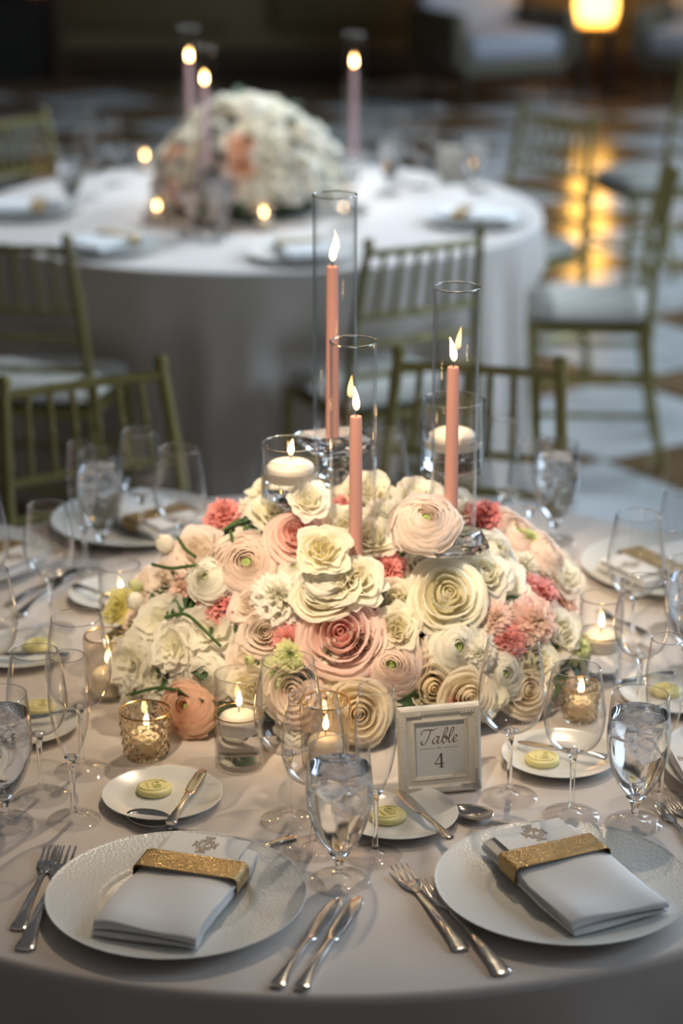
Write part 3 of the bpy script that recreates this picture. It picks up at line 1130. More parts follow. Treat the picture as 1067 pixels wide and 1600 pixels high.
# where glass stands rise through the flowers: the heads there stay below them
AXES = []
for px_, py_, Y_, dz_, rad_ in ((523, 305, 3.03, 0.356, 0.045), (552, 534, 2.80, 0.356, 0.036), (714, 449, 2.85, 0.356, 0.042), (454, 787, 2.90, 0.0, 0.042), (706, 738, 3.02, 0.0, 0.046)):
    q_ = at_y(px_, py_, Y_)
    AXES.append((q_.x, Y_, q_.z - dz_, rad_))


def clear(p, r):
    for ax, ay, az, ar in AXES:
        if math.hypot(p.x - ax, p.y - ay) < ar + r * 0.30 and p.z + r * 0.5 > az:
            if p.y < ay + 0.03:
                new = min(p.y, ay - 0.033 - r * 0.40)
                p.z += (p.y - new) * 0.55
                p.y = new
            else:
                p.z = az - r * 0.55
    p.z = max(p.z, TZ + r * 0.7)
    return p


placed = []
for code, px, py, dpx, tx, tz in HAND:
    p = DC.hit(px, py)
    n = DC.normal(p)
    n = (n * 0.55 + Vector((tx * 0.55, -0.55, tz * 0.8 + 0.22))).normalized()
    r = dpx / px_scale(p) / 2 * 1.08
    p = clear(p + DC.normal(p) * (0.014 if code in ('SP', 'SW') else FR.uniform(-0.014, 0.016)), r)
    bloom(code, cp, p - n * r * 0.30 - CB, n, r)
    placed.append((p, r))
# the remaining surface, all the way round
FILL = ['LW', 'LV', 'FW', 'RW', 'LB', 'RB', 'SB', 'LW', 'OW', 'FC', 'SW', 'LW', 'FP', 'RC']
tries = 0
while tries < 2600:
    tries += 1
    a, u = FR.uniform(0, 2 * PI), FR.uniform(0.03, 1.0)
    k = math.sqrt(1 - u * u)
    p = DC.c + Vector((DC.r.x * k * math.cos(a), DC.r.y * k * math.sin(a), DC.r.z * u)) * 0.96
    r = FR.uniform(0.026, 0.038)
    if p.z < TZ + 0.03 or any((p - q).length < (r + s_) * 0.72 for q, s_ in placed):
        continue
    n = (DC.normal(p) + Vector((FR.uniform(-.3, .3), FR.uniform(-.3, .3), FR.uniform(-.1, .3)))).normalized()
    p = clear(p, r)
    bloom(FR.choice(FILL), cp, p - n * r * 0.45 - CB, n, r)
    placed.append((p, r))
# leaves tucked between the heads
for k in range(240):
    a, u = FR.uniform(0, 2 * PI), FR.uniform(0.0, 1.0)
    kk = math.sqrt(1 - u * u)
    p = DC.c + Vector((DC.r.x * kk * math.cos(a), DC.r.y * kk * math.sin(a), DC.r.z * u)) * 0.90
    n = DC.normal(p)
    tan = n.cross(Vector((FR.uniform(-1, 1), FR.uniform(-1, 1), FR.uniform(-1, 1)))).normalized()
    if p.z < TZ + 0.04:
        p.z = TZ + 0.04
    d_ = tan + n * 0.55
    if p.z < TZ + 0.09:
        d_.z = max(d_.z, 0.25)
    leaf(cp, p - CB, d_, n, FR.uniform(0.04, 0.065))
# stems that arch out of the dome
for pts in ([(258, 965), (290, 960), (320, 985), (345, 1010)], [(238, 882), (268, 888), (305, 884), (335, 890)], [(360, 830), (365, 850), (375, 868)], [(278, 840), (290, 858), (305, 870)], [(205, 1085), (245, 1075), (275, 1078)]):
    w = [DC.hit(x, y, 1.07) - CB for x, y in pts]
    part('stem', MB().tube(crom(w, 6), [0.0026 - 0.0008 * i / 40 for i in range(len(crom(w, 6)))], 7).mesh('stem', 'stem_green'), cp)

# ------------------------------------------------------------------ far centrepiece
FD = Dome((FX - 0.02, FY, TZ + 0.02), (0.285, 0.26, 0.32))
fc = thing('flower_arrangement', 'blurred tall mound of white and peach flowers on the far table', 'flower arrangement', (FX - 0.02, FY, TZ))
FB = Vector(fc.location)
part('moss_base', core(0.21, 0.20, 0.28), fc)
part('flower_tray', MB().lathe([(0, 0.001), (0.12, 0.001), (0.16, 0.06), (0.15, 0.06), (0.11, 0.012), (0, 0.012)], 32).mesh('flower_tray', 'gold'), fc)
placed, tries = [], 0
while tries < 1800:
    tries += 1
    a, u = FR.uniform(0, 2 * PI), FR.uniform(0.0, 1.0)
    k = math.sqrt(1 - u * u)
    p = FD.c + Vector((FD.r.x * k * math.cos(a), FD.r.y * k * math.sin(a), FD.r.z * u))
    r = FR.uniform(0.034, 0.050)
    if p.z < TZ + 0.06 or any((p - q).length < (r + s_) * 0.70 for q, s_ in placed):
        continue
    n = (FD.normal(p) + Vector((FR.uniform(-.3, .3), FR.uniform(-.3, .3), FR.uniform(-.1, .3)))).normalized()
    code = FR.choice(['LV', 'RW', 'FW', 'OW', 'RW', 'LV'] if p.x > FX - 0.02 or p.z > TZ + 0.24 else ['SC', 'LC', 'LW', 'RP', 'LB', 'RC'])
    bloom(code, fc, p - n * r * 0.35 - FB, n, r)
    placed.append((p, r))
for k in range(50):
    a, u = FR.uniform(0, 2 * PI), FR.uniform(0.0, 1.0)
    kk = math.sqrt(1 - u * u)
    p = FD.c + Vector((FD.r.x * kk * math.cos(a), FD.r.y * kk * math.sin(a), FD.r.z * u)) * 0.92
    n = FD.normal(p)
    leaf(fc, p - FB, n + Vector((FR.uniform(-.6, .6), FR.uniform(-.6, .6), 0)), Vector((0, 0, 1)), FR.uniform(0.05, 0.08))

# nothing may dip into the cloth: lift the lowest heads and leaves until they rest on it
bpy.context.view_layer.update()
for par in (cp, fc):
    for ch in par.children:
        if ch.type != 'MESH' or ch.location.z > 0.09 or ch.name.startswith(('moss', 'flower_tray')):
            continue
        M_ = ch.matrix_world
        low = min((M_ @ v.co).z for v in ch.data.vertices)
        if low < TZ + 0.001:
            ch.location.z += TZ + 0.001 - low

# ================================================================== TABLE WARE
E0 = 0.0006   # ware rests this far above the cloth


def foot_mesh(r):
    return MB().lathe([(0.0, 0.0), (r * 0.5, 0.0), (r - 0.0006, 0.0), (r, 0.0007), (r - 0.0008, 0.0014), (r * 0.55, 0.0024), (0.011, 0.0042), (0.0062, 0.0075), (0.0046, 0.012)], 48).mesh('foot', 'clear_glass')


def stem_mesh(z1, r=0.0036):
    pr = crom([(0.0046, 0.012), (r, 0.022), (r * 0.95, z1 * 0.6), (r * 1.15, z1 - 0.012), (r * 1.9, z1 - 0.002), (r * 2.6, z1 + 0.0015)], 5)
    return MB().lathe(pr + [(r * 1.4, z1 + 0.004), (0, z1 + 0.0045)], 18).mesh('stem', 'crystal')


def bowl_mesh(pts, th=0.0010, seg=56):
    o = crom(pts, 7)
    i = shell(o, th)
    i[0] = (0.0, o[0][1] + 0.004)
    return MB().lathe([(0.0, o[0][1])] + o + list(reversed(i)), seg).mesh('bowl', 'clear_glass')


def rim_mesh(r, w):
    return MB().lathe([(r + w * math.cos(a), w * math.sin(a)) for a in np.linspace(0, 2 * PI, 9)[:-1]], 64, close=True).mesh('rim', 'crystal')


GLASS = {
    'red': dict(foot=0.0375, stem=0.094, bowl=[(0.006, 0.095), (0.020, 0.0985), (0.035, 0.112), (0.0435, 0.138), (0.0425, 0.166), (0.0378, 0.197), (0.0335, 0.222)]),
    'white': dict(foot=0.0365, stem=0.090, bowl=[(0.006, 0.091), (0.018, 0.0945), (0.032, 0.107), (0.0392, 0.131), (0.0385, 0.156), (0.0345, 0.184), (0.0305, 0.206)]),
    'flute': dict(foot=0.0345, stem=0.088, bowl=[(0.005, 0.089), (0.010, 0.095), (0.0185, 0.116), (0.0250, 0.148), (0.0268, 0.175), (0.0248, 0.203), (0.0222, 0.228)]),
    'goblet': dict(foot=0.0365, stem=0.037, bowl=[(0.006, 0.038), (0.014, 0.043), (0.027, 0.062), (0.0375, 0.092), (0.0405, 0.120), (0.0388, 0.150), (0.0362, 0.178)]),
}


def fill_mesh(kind, z_top, name='water', mat='water'):
    o = [p for p in crom(GLASS[kind]['bowl'], 7)]
    i = shell(o, 0.0016)
    i = [(0.0, o[0][1] + 0.006)] + [q for q in i if q[1] > o[0][1] + 0.0065 and q[1] < z_top]
    rr = i[-1][0]
    return MB().lathe(i + [(rr, z_top), (0, z_top)], 40).mesh(name, mat)


def ice_mesh(seed):
    r = random.Random(seed)
    m = MB().rbox(-0.013, 0.013, -0.013, 0.013, -0.011, 0.011, 0.004, 2)
    m.v = [Vector(v) * (1 + r.uniform(-0.06, 0.06)) for v in m.v]
    return m.mesh('ice_cube', 'ice_glass')


def make_ice():
    m, nt, out = nodes_of('ice_glass')
    g = N(nt, 'ShaderNodeBsdfGlass', Roughness=0.02, IOR=0.97)
    t = N(nt, 'ShaderNodeBsdfTranslucent', Color=(0.9, 0.93, 0.97, 1))
    nz = N(nt, 'ShaderNodeTexNoise', Scale=90.0, Detail=3.0)
    tc = N(nt, 'ShaderNodeTexCoord')
    nt.links.new(tc.outputs['Object'], nz.inputs['Vector'])
    mr = N(nt, 'ShaderNodeMapRange')
    mr.inputs[1].default_value, mr.inputs[2].default_value, mr.inputs[4].default_value = 0.40, 0.70, 0.50
    nt.links.new(nz.outputs['Fac'], mr.inputs[0])
    mx = N(nt, 'ShaderNodeMixShader')
    nt.links.new(mr.outputs[0], mx.inputs[0])
    nt.links.new(g.outputs[0], mx.inputs[1])
    nt.links.new(t.outputs[0], mx.inputs[2])
    nt.links.new(mx.outputs[0], out.inputs[0])
    MATS['ice_glass'] = m


make_ice()
GNAME = {'red': 'red_wine_glass', 'white': 'white_wine_glass', 'flute': 'champagne_flute', 'goblet': 'water_goblet'}
GR = random.Random(5)


def glass(kind, loc, label, group='glasses set around the near table', water=None, detail=True, scale=1.0):
    g = GLASS[kind]
    t = thing(GNAME[kind], label, 'glass', (loc[0], loc[1], TZ + E0), GR.uniform(0, 6), group, scale=scale)
    part('foot', cached(('foot', kind), lambda: foot_mesh(g['foot'])), t)
    part('stem', cached(('stem', kind), lambda: stem_mesh(g['stem'], 0.0036 if kind != 'goblet' else 0.0050)), t)
    part('bowl', cached(('bowl', kind), lambda: bowl_mesh(g['bowl'])), t)
    rb, zb = g['bowl'][-1]
    part('rim', cached(('grim', kind), lambda: rim_mesh(rb - 0.0005, 0.00075)), t, (0, 0, zb + 0.0002))
    if water is None and kind == 'goblet':
        water = 0.153
    if water:
        part('water', cached(('water', kind, water), lambda: fill_mesh(kind, water)), t)
        if detail:
            for k in range(4):
                a = k * 1.9 + GR.uniform(0, 1)
                part('ice_cube', cached(('ice', k % 2), lambda: ice_mesh(k % 2)), t, (0.015 * math.cos(a), 0.015 * math.sin(a), water - 0.014 - 0.016 * (k % 2) - 0.004 * k), (GR.uniform(-.6, .6), GR.uniform(-.6, .6), a))
    return t


# ------------------------------------------------------------------ plates, butter
def charger_mesh():
    top = crom([(0.086, 0.0062), (0.0915, 0.0098), (0.098, 0.0112), (0.125, 0.0142), (0.148, 0.0178), (0.1535, 0.0192)], 5)
    pr = [(0, 0.0055), (0.05, 0.0055)] + top + [(0.1545, 0.0192), (0.1548, 0.0182), (0.150, 0.0160), (0.125, 0.0110), (0.098, 0.0075), (0.090, 0.0000), (0.082, 0.0), (0.080, 0.0022), (0, 0.0022)]
    return MB().lathe(pr, 96).mesh('charger_plate', 'porcelain_dimpled')


def bread_mesh():
    top = crom([(0.040, 0.0042), (0.052, 0.0050), (0.066, 0.0088), (0.0775, 0.0128)], 5)
    pr = [(0, 0.0040)] + top + [(0.0788, 0.0130), (0.0792, 0.0120), (0.067, 0.0062), (0.050, 0.0018), (0.046, 0.0), (0.040, 0.0), (0.038, 0.0015), (0, 0.0015)]
    return MB().lathe(pr, 72).mesh('bread_plate', 'porcelain')


def butter_meshes():
    body = MB().lathe(crom([(0, 0.0085), (0.014, 0.0088), (0.021, 0.0080), (0.0235, 0.0055), (0.0235, 0.002), (0.0225, 0.0)], 4) + [(0, 0)], 40).mesh('butter', 'butter')
    m = MB()
    m.tube([(0.0185 * math.cos(a), 0.0155 * math.sin(a), 0.0088) for a in np.linspace(0.4, 5.8, 24)], 0.0011, 6)
    m.tube([(-0.008, -0.007, 0.0092), (-0.008, 0.008, 0.0092)], 0.0013, 6)
    m.tube(crom([(0.0, -0.007, 0.0092), (0.0, 0.008, 0.0092), (0.007, 0.007, 0.0092), (0.007, 0.001, 0.0092), (0.001, 0.0, 0.0092), (0.009, -0.002, 0.0092), (0.008, -0.007, 0.0092), (0.0, -0.007, 0.0092)], 4), 0.0013, 6)
    return body, m.mesh('monogram', 'butter')


def charger(p, label, group='charger plates on the near table'):
    return thing('charger_plate', label, 'plate', (p[0], p[1], TZ + E0), 0, group, cached('charger', charger_mesh))


def bread_plate(p, label):
    return thing('bread_plate', label, 'plate', (p[0], p[1], TZ + E0), 0, 'bread plates on the near table', cached('bread', bread_mesh))


def butter(px, py, label, rz=0.0):
    p = at(px, py, 0.008)
    b, mono = cached('butter', butter_meshes)
    t = thing('butter_pat', label, 'butter', (p.x, p.y, TZ + 0.0051), rz, 'butter pats on the bread plates', b)
    part('monogram', mono, t)
    return t


# ------------------------------------------------------------------ cutlery, along +x from handle end to tip
def handle_secs(x0, x1, w_end=0.0105, w_neck=0.0032, t=0.0016, z0=0.0022, arch=0.004):
    L = x1 - x0
    S = []
    for u, w in ((0, 0.45), (0.012, 0.85), (0.03, 1.0), (0.07, 0.97), (0.15, 0.80), (0.3, 0.62), (0.5, 0.48), (0.7, 0.38), (0.88, 0.33), (1.0, 0.32)):
        S.append((x0 + u * L, max(w_neck, w_end * w), z0 + arch * math.sin(PI * min(1, u * 1.05)) ** 1.5, t * (1.0 + 0.5 * math.sin(PI * u))))
    return S


def fork_meshes():
    h = MB().loft(handle_secs(-0.10, 0.035)).mesh('handle', 'chrome')
    m = MB().loft([(0.034, 0.0034, 0.0030, 0.0016), (0.042, 0.0062, 0.0024, 0.0014), (0.050, 0.0105, 0.0020, 0.0012), (0.060, 0.0122, 0.0024, 0.0011), (0.066, 0.0122, 0.0030, 0.0011)])
    hd = m.mesh('head', 'chrome')
    tn = []
    for k in range(4):
        y = -0.0098 + k * 0.00653
        mm = MB().loft([(0.064, 0.0021, 0.0028, 0.0011), (0.080, 0.0019, 0.0050, 0.0011), (0.094, 0.0016, 0.0068, 0.0010), (0.0995, 0.0006, 0.0073, 0.0006)], 8, Matrix.Translation((0, y, 0)))
        tn.append(mm.mesh('tine', 'chrome'))
    return [('handle', h), ('head', hd)] + [('tine', q) for q in tn]


def knife_meshes():
    h = MB().loft(handle_secs(-0.115, 0.0, 0.0100, 0.0046, 0.0030, 0.0036, 0.001)).mesh('handle', 'chrome')
    b = MB().loft([(-0.001, 0.0046, 0.0036, 0.0030), (0.006, 0.0075, 0.0034, 0.0012), (0.02, 0.0092, 0.0030, 0.0009), (0.06, 0.0100, 0.0026, 0.0008), (0.095, 0.0090, 0.0024, 0.0008), (0.110, 0.0058, 0.0022, 0.0006), (0.1155, 0.0012, 0.0020, 0.0004)])
    return [('handle', h), ('blade', b.mesh('blade', 'chrome'))]


def spoon_meshes():
    h = MB().loft(handle_secs(-0.10, 0.045, arch=0.007)).mesh('handle', 'chrome')
    v, f = [], []
    n, s = 8, 28
    for side in (0, 1):
        for i in range(n + 1):
            q = i / n
            for k in range(s):
                a = 2 * PI * k / s
                x = 0.070 + 0.0285 * q * math.cos(a)
                y = 0.0195 * q * math.sin(a) * (1 - 0.10 * math.cos(a))
                z = 0.0095 - 0.0085 * (1 - q ** 2.2) - (0.0009 if side else 0)
                v.append((x, y, z))
    g = (n + 1) * s
    for side in (0, 1):
        for i in range(n):
            for k in range(s):
                k2 = (k + 1) % s
                a = side * g
                q = (a + i * s + k, a + (i + 1) * s + k, a + (i + 1) * s + k2, a + i * s + k2)
                f.append(q if side == 0 else tuple(reversed(q)))
    for k in range(s):
        k2 = (k + 1) % s
        f.append((n * s + k, g + n * s + k, g + n * s + k2, n * s + k2))
    return [('handle', h), ('spoon_bowl', mesh('spoon_bowl', v, f, 'chrome', sharp=0))]


CUT = {'fork': (fork_meshes, 0.2, 'forks'), 'knife': (knife_meshes, 0.2305, 'knives'), 'spoon': (spoon_meshes, 0.1985, 'spoons')}


def lay(kind, head, tail, label, z=0.0, flip=False, name=None, tilt=0.0):
    """cutlery from the pixel of its tip to the pixel of its handle end, lying z above the cloth"""
    fn, L, grp = CUT[kind]
    a, b = at(head[0], head[1], z + 0.004), at(tail[0], tail[1], z + 0.003)
    d = a - b
    k = math.hypot(d.x, d.y) / L
    mid = (a + b) / 2
    t = thing(name or kind, label, 'cutlery', (mid.x, mid.y, TZ + E0 + z), math.atan2(d.y, d.x), grp + ' on the near table')
    t.scale = (k, min(max(k, 0.8), 1.15), min(max(k, 0.8), 1.15))
    if tilt:
        t.rotation_euler = (0, -tilt, math.atan2(d.y, d.x))
    for n, me in cached(('cut', kind), fn):
        part(n, me, t)
    return t


# ------------------------------------------------------------------ napkin, its glitter band, menu card
NL, NW, NP = 0.222, 0.124, 0.0058


def napkin_mesh():
    path = []
    L = NL / 2

    def arc(cy_, cz, r, a0, a1, n=5):
        for k in range(1, n):
            a = a0 + (a1 - a0) * k / n
            path.append((cy_ + r * math.cos(a), cz + r * math.sin(a)))
    z1, z2, z3 = 0.0028, 0.0028 + NP, 0.0028 + 2 * NP
    path += [(-L - 0.003, z1 - 0.0002), (-L + 0.01, z1)] + [(y, z1) for y in np.linspace(-L * 0.7, L - NP / 2, 6)]
    arc(L - NP / 2, (z1 + z2) / 2, NP / 2, -PI / 2, PI / 2)
    path += [(y, z2) for y in np.linspace(L - NP / 2, -L + NP / 2, 8)]
    arc(-L + NP / 2, (z2 + z3) / 2, NP / 2, -PI / 2, -3 * PI / 2)
    path += [(y, z3) for y in np.linspace(-L + NP / 2, L - 0.004, 8)]
    th = 0.0023
    P = [Vector(p) for p in path]
    n = len(P)
    top, bot = [], []
    for i in range(n):
        t = (P[min(i + 1, n - 1)] - P[max(i - 1, 0)]).normalized()
        nr = Vector((-t.y, t.x))
        top.append(P[i] + nr * th)
        bot.append(P[i] - nr * th)
    loop = top + list(reversed(bot))
    m = len(loop)
    nx = 12
    v, f = [], []
    for j in range(nx + 1):
        u = -1 + 2 * j / nx
        e = 1 - abs(u) ** 8
        for k, q in enumerate(loop):
            wx = NW / 2 * u * (1 - 0.02 * math.sin(9 * q.x * 8))
            lay_ = q.y / (3 * NP)
            puff = 1 + 0.10 * math.sin(3 * u + 20 * q.x) * lay_
            v.append((wx + 0.003 * math.sin(q.x * 30), q.x + 0.0025 * math.sin(2.2 * u + 4 * lay_), max(0.0004, q.y * (0.80 + 0.20 * e) * puff)))
    for j in range(nx):
        for k in range(m):
            k2 = (k + 1) % m
            f.append((j * m + k, j * m + k2, (j + 1) * m + k2, (j + 1) * m + k))
    f.append(tuple(range(m)))
    f.append(tuple(reversed(range(nx * m, (nx + 1) * m))))
    return mesh('napkin', v, f, 'napkin_linen', sharp=60)


def band_mesh(zt=0.0212):
    hx, w, r, th = NW / 2 + 0.0035, 0.0215, 0.006, 0.0009
    loop = []
    for cx_, cz, a0 in ((hx - r, zt - r, 0), (-hx + r, zt - r, PI / 2), (-hx + r, r - 0.0014, PI), (hx - r, r - 0.0014, 3 * PI / 2)):
        for k in range(6):
            a = a0 + k / 5 * PI / 2
            loop.append((cx_ + r * math.cos(a), cz + r * math.sin(a), math.cos(a), math.sin(a)))
    # denser along the top for a slight crown
    v, f = [], []
    n = len(loop)
    for y in (-w, w):
        for o in (0, th):
            for x, z, nx_, nz_ in loop:
                v.append((x + nx_ * o, y, z + nz_ * o))
    for k in range(n):
        k2 = (k + 1) % n
        a, b, c, d_ = k, n + k, 2 * n + k, 3 * n + k
        a2, b2, c2, d2 = k2, n + k2, 2 * n + k2, 3 * n + k2
        f += [(b, b2, d2, d_), (a, c, c2, a2), (a, a2, b2, b), (c, d_, d2, c2)]
    return mesh('napkin_band', v, f, 'gold_glitter', sharp=30)


def ribbon(m, pts, width, z=0.0, nib=None, n=6):
    """flat pen stroke in the xy plane; a broad nib makes strokes along its angle thin"""
    P = crom([(p[0], p[1]) for p in pts], n)
    V = [Vector(p) for p in P]
    v, f = [], []
    for i, p in enumerate(V):
        t = (V[min(i + 1, len(V) - 1)] - V[max(i - 1, 0)]).normalized()
        w = width
        if nib is not None:
            w = width * (0.28 + 0.72 * abs(math.sin(math.atan2(t.y, t.x) - nib)))
        nr = Vector((-t.y, t.x)) * w / 2
        v += [(p.x + nr.x, p.y + nr.y, z), (p.x - nr.x, p.y - nr.y, z)]
    for i in range(len(V) - 1):
        f.append((2 * i, 2 * i + 1, 2 * i + 3, 2 * i + 2))
    m.add(v, f)


def emblem_mesh():
    m = MB()
    for sc_, w in ((1.0, 0.0020), (0.70, 0.0019)):
        pts = []
        for k in range(49):
            a = 2 * PI * k / 48
            r = 1 + 0.13 * math.cos(8 * a) + 0.06 * math.cos(4 * a)
            pts.append((0.0105 * sc_ * r * math.cos(a), 0.0140 * sc_ * r * math.sin(a)))
        ribbon(m, pts, w, n=2)
    for s in (-1, 1):
        ribbon(m, [(s * 0.002, 0.016), (s * 0.006, 0.019), (s * 0.003, 0.0215), (0, 0.019)], 0.0016)
        ribbon(m, [(s * 0.002, -0.016), (s * 0.006, -0.019), (s * 0.003, -0.0205), (0, -0.018)], 0.0016)
        ribbon(m, [(s * 0.0115, 0.004), (s * 0.0145, 0.007), (s * 0.0135, 0.0), (s * 0.0145, -0.007), (s * 0.0115, -0.004)], 0.0016)
    ribbon(m, [(-0.003, 0.006), (0.003, 0.0065), (0.0005, 0.001), (-0.002, -0.005), (0.004, -0.0055)], 0.0019)
    ribbon(m, [(-0.003, 0.0005), (0.0035, 0.0019)], 0.0014)
    return m.mesh('emblem', 'print_gold', smooth=False)


def napkin_set(bottom, top, which, card=True, flip=False):
    """folded napkin with band and card, from the pixel of its lower end's middle to the pixel of its upper end's middle"""
    a, b = at(bottom[0], bottom[1], 0.026), at(top[0], top[1], 0.026)
    d = b - a
    rz = math.atan2(d.y, d.x) - PI / 2
    mid = (a + b) / 2
    base = TZ + E0 + 0.0172
    thing('napkin', 'folded white linen napkin ' + which, 'napkin', (mid.x, mid.y, base), rz, 'folded napkins on the charger plates', cached('napkin', napkin_mesh))
    rot = Matrix.Rotation(rz, 3, 'Z')
    o = mid + rot @ Vector((0, 0.040, 0))
    thing('napkin_band', 'gold glitter band around the napkin ' + which, 'napkin ring', (o.x, o.y, base), rz, 'gold napkin bands', cached('band', band_mesh))
    if card:
        o = mid + rot @ Vector((0.0, 0.070, 0))
        cm = cached('card', lambda: MB().rbox(-0.049, 0.049, -0.05, 0.046, 0, 0.0007, 0.0003, 1).mesh('menu_card', 'card_paper'))
        t = thing('menu_card', 'white crested menu card under the band ' + which, 'card', (o.x, o.y, base + 0.0196), rz, 'menu cards', cm)
        part('emblem', cached('emblem', emblem_mesh), t, (0, 0.021, 0.0011), label='printed gold crest')


# ------------------------------------------------------------------ candles
def flame_mesh(h=0.026, r=0.0042, lean=0.0):
    m = MB()
    pr = crom([(0.0, 0.0), (r * 0.75, h * 0.12), (r, h * 0.30), (r * 0.78, h * 0.55), (r * 0.38, h * 0.8), (0.0, h)], 4)
    m.lathe(pr, 12)
    for v in m.v:
        u = max(0, v.z / h)
        v.x += lean * u * u
    return m.mesh('flame', 'flame', sharp=0)


def add_flame(parent, z, h=0.026, lean=0.0, r=0.0042):
    part('wick', cached('wick', lambda: MB().tube([(0, 0, -0.002), (0.0004, 0, 0.005), (0.0012, 0, 0.009)], 0.0007, 6).mesh('wick', 'wick')), parent, (0, 0, z))
    part('flame', cached(('flame', h, lean, r), lambda: flame_mesh(h, r, lean)), parent, (0.0008, 0, z + 0.0085))


def taper(loc, length, label, wax='pink_wax', lean=0.0, fh=0.034, group='lit taper candles'):
    pr = [(0, 0), (0.0098, 0), (0.0100, 0.004), (0.0083, length - 0.004), (0.0074, length - 0.001), (0.005, length - 0.0006), (0, length - 0.0022)]
    t = thing('taper_candle', label, 'candle', loc, 0, group)
    part('wax', cached(('taper', length, wax), lambda: MB().lathe(pr, 24).mesh('wax', wax)), t)
    add_flame(t, length - 0.0015, fh, lean, 0.0046)
    return t


def hurricane(loc, label, r=0.032, L=0.356, group='tall glass candle cylinders'):
    th = 0.0022
    pr = [(r - th, 0.0), (r, 0.0), (r, L - 0.0006), (r - th, L - 0.0006)]
    t = thing('candle_cylinder', label, 'candle glass', loc, 0, group)
    part('glass_wall', cached(('hurricane', r, L), lambda: MB().lathe(pr, 56, close=True).mesh('glass_wall', 'clear_glass')), t)
    part('rim', cached(('hrim', r), lambda: rim_mesh(r - th / 2, 0.0013)), t, (0, 0, L))
    return t


def modlathe(prof, seg, fn, closed=True):
    v, f = [], []
    for r, z, w in prof:
        for k in range(seg):
            a = 2 * PI * k / seg
            rr = r + w * fn(a, z)
            v.append((rr * math.cos(a), rr * math.sin(a), z))
    n = len(prof)
    for i in range(n - 1):
        for k in range(seg):
            k2 = (k + 1) % seg
            f.append((i * seg + k, i * seg + k2, (i + 1) * seg + k2, (i + 1) * seg + k))
    if closed:
        f.append(tuple(reversed(range(seg))))
        f.append(tuple(range((n - 1) * seg, n * seg)))
    return v, f


def ring_mesh(r, w=0.0012, name='gold_rim'):
    return MB().lathe([(r + w * math.cos(a), w * math.sin(a)) for a in np.linspace(0, 2 * PI, 9)[:-1]], 56, close=True).mesh(name, 'gold')


def diamond_mesh():
    H, r0, r1 = 0.066, 0.028, 0.0355

    def rel(a, z):
        p, q = a * 12 / (2 * PI) + z / 0.0135, a * 12 / (2 * PI) - z / 0.0135
        tri = lambda x: abs((x % 1.0) - 0.5) * 2
        return min(tri(p), tri(q)) * 1.0
    prof = []
    n = 30
    for i in range(n + 1):
        u = i / n
        r = r0 + (r1 - r0) * u ** 0.8
        prof.append((r, u * H, 0.0034 if 0.06 < u < 0.9 else 0.0))
    for i in range(12, -1, -1):
        u = i / 12
        r = r0 + (r1 - r0) * u ** 0.8 - 0.0026
        prof.append((r, 0.006 + u * (H - 0.006), 0.0))
    v, f = modlathe(prof, 96, rel)
    return mesh('votive_glass', v, f, 'votive_crystal', sharp=30)


thin_glass('cut_glass', (0.95, 0.93, 0.89), 0.10, (0.8, 0.75, 0.65))


def ribbed_mesh(H=0.095, r0=0.030, r1=0.033):
    rel = lambda a, z: abs(math.sin(a * 16))
    prof = [(r0 + (r1 - r0) * u, u * H, 0.0018 if 0.03 < u < 0.96 else 0.0) for u in np.linspace(0, 1, 16)]
    prof += [(r0 + (r1 - r0) * u - 0.0022, 0.007 + u * (H - 0.007), 0.0) for u in np.linspace(1, 0, 8)]
    v, f = modlathe(prof, 192, rel)
    return mesh('votive_glass', v, f, 'cut_glass', sharp=0)


def float_candle(loc, label, r=0.0275, h=0.026, lean=0.0, group='white floating candles'):
    pr = crom([(0, h), (r * 0.7, h * 0.96), (r * 0.97, h * 0.80), (r, h * 0.62), (r * 0.97, h * 0.3), (r * 0.9, 0)], 4) + [(0, 0)]
    t = thing('floating_candle', label, 'candle', loc, 0, group)
    part('wax', cached(('float', r, h), lambda: MB().lathe(list(reversed(pr)), 36).mesh('wax', 'white_wax')), t)
    add_flame(t, h, 0.024, lean, 0.0040)
    return t


def votive(p, kind, label, candle_label, scale=1.0):
    g = 'gold-rimmed votive candle glasses'
    t = thing('votive_holder', label, 'candle holder', (p[0], p[1], TZ + E0), GR.uniform(0, 1), g, scale=scale)
    if kind == 'diamond':
        part('votive_glass', cached('diamond', diamond_mesh), t)
        part('gold_rim', cached(('rim', 1), lambda: ring_mesh(0.0343, 0.0014)), t, (0, 0, 0.0662), label='thin gold rim')
        zc, rc = 0.0066, 0.021
    else:
        part('votive_glass', cached('ribbed', ribbed_mesh), t)
        part('gold_rim', cached(('rim', 2), lambda: ring_mesh(0.0318, 0.0012)), t, (0, 0, 0.0952), label='thin gold rim')
        zc, rc = 0.0076, 0.024
    float_candle((p[0], p[1], TZ + E0 + zc * scale), candle_label, rc * scale, 0.026 if kind == 'diamond' else 0.036, 0.001, 'lit votive candles')
    return t


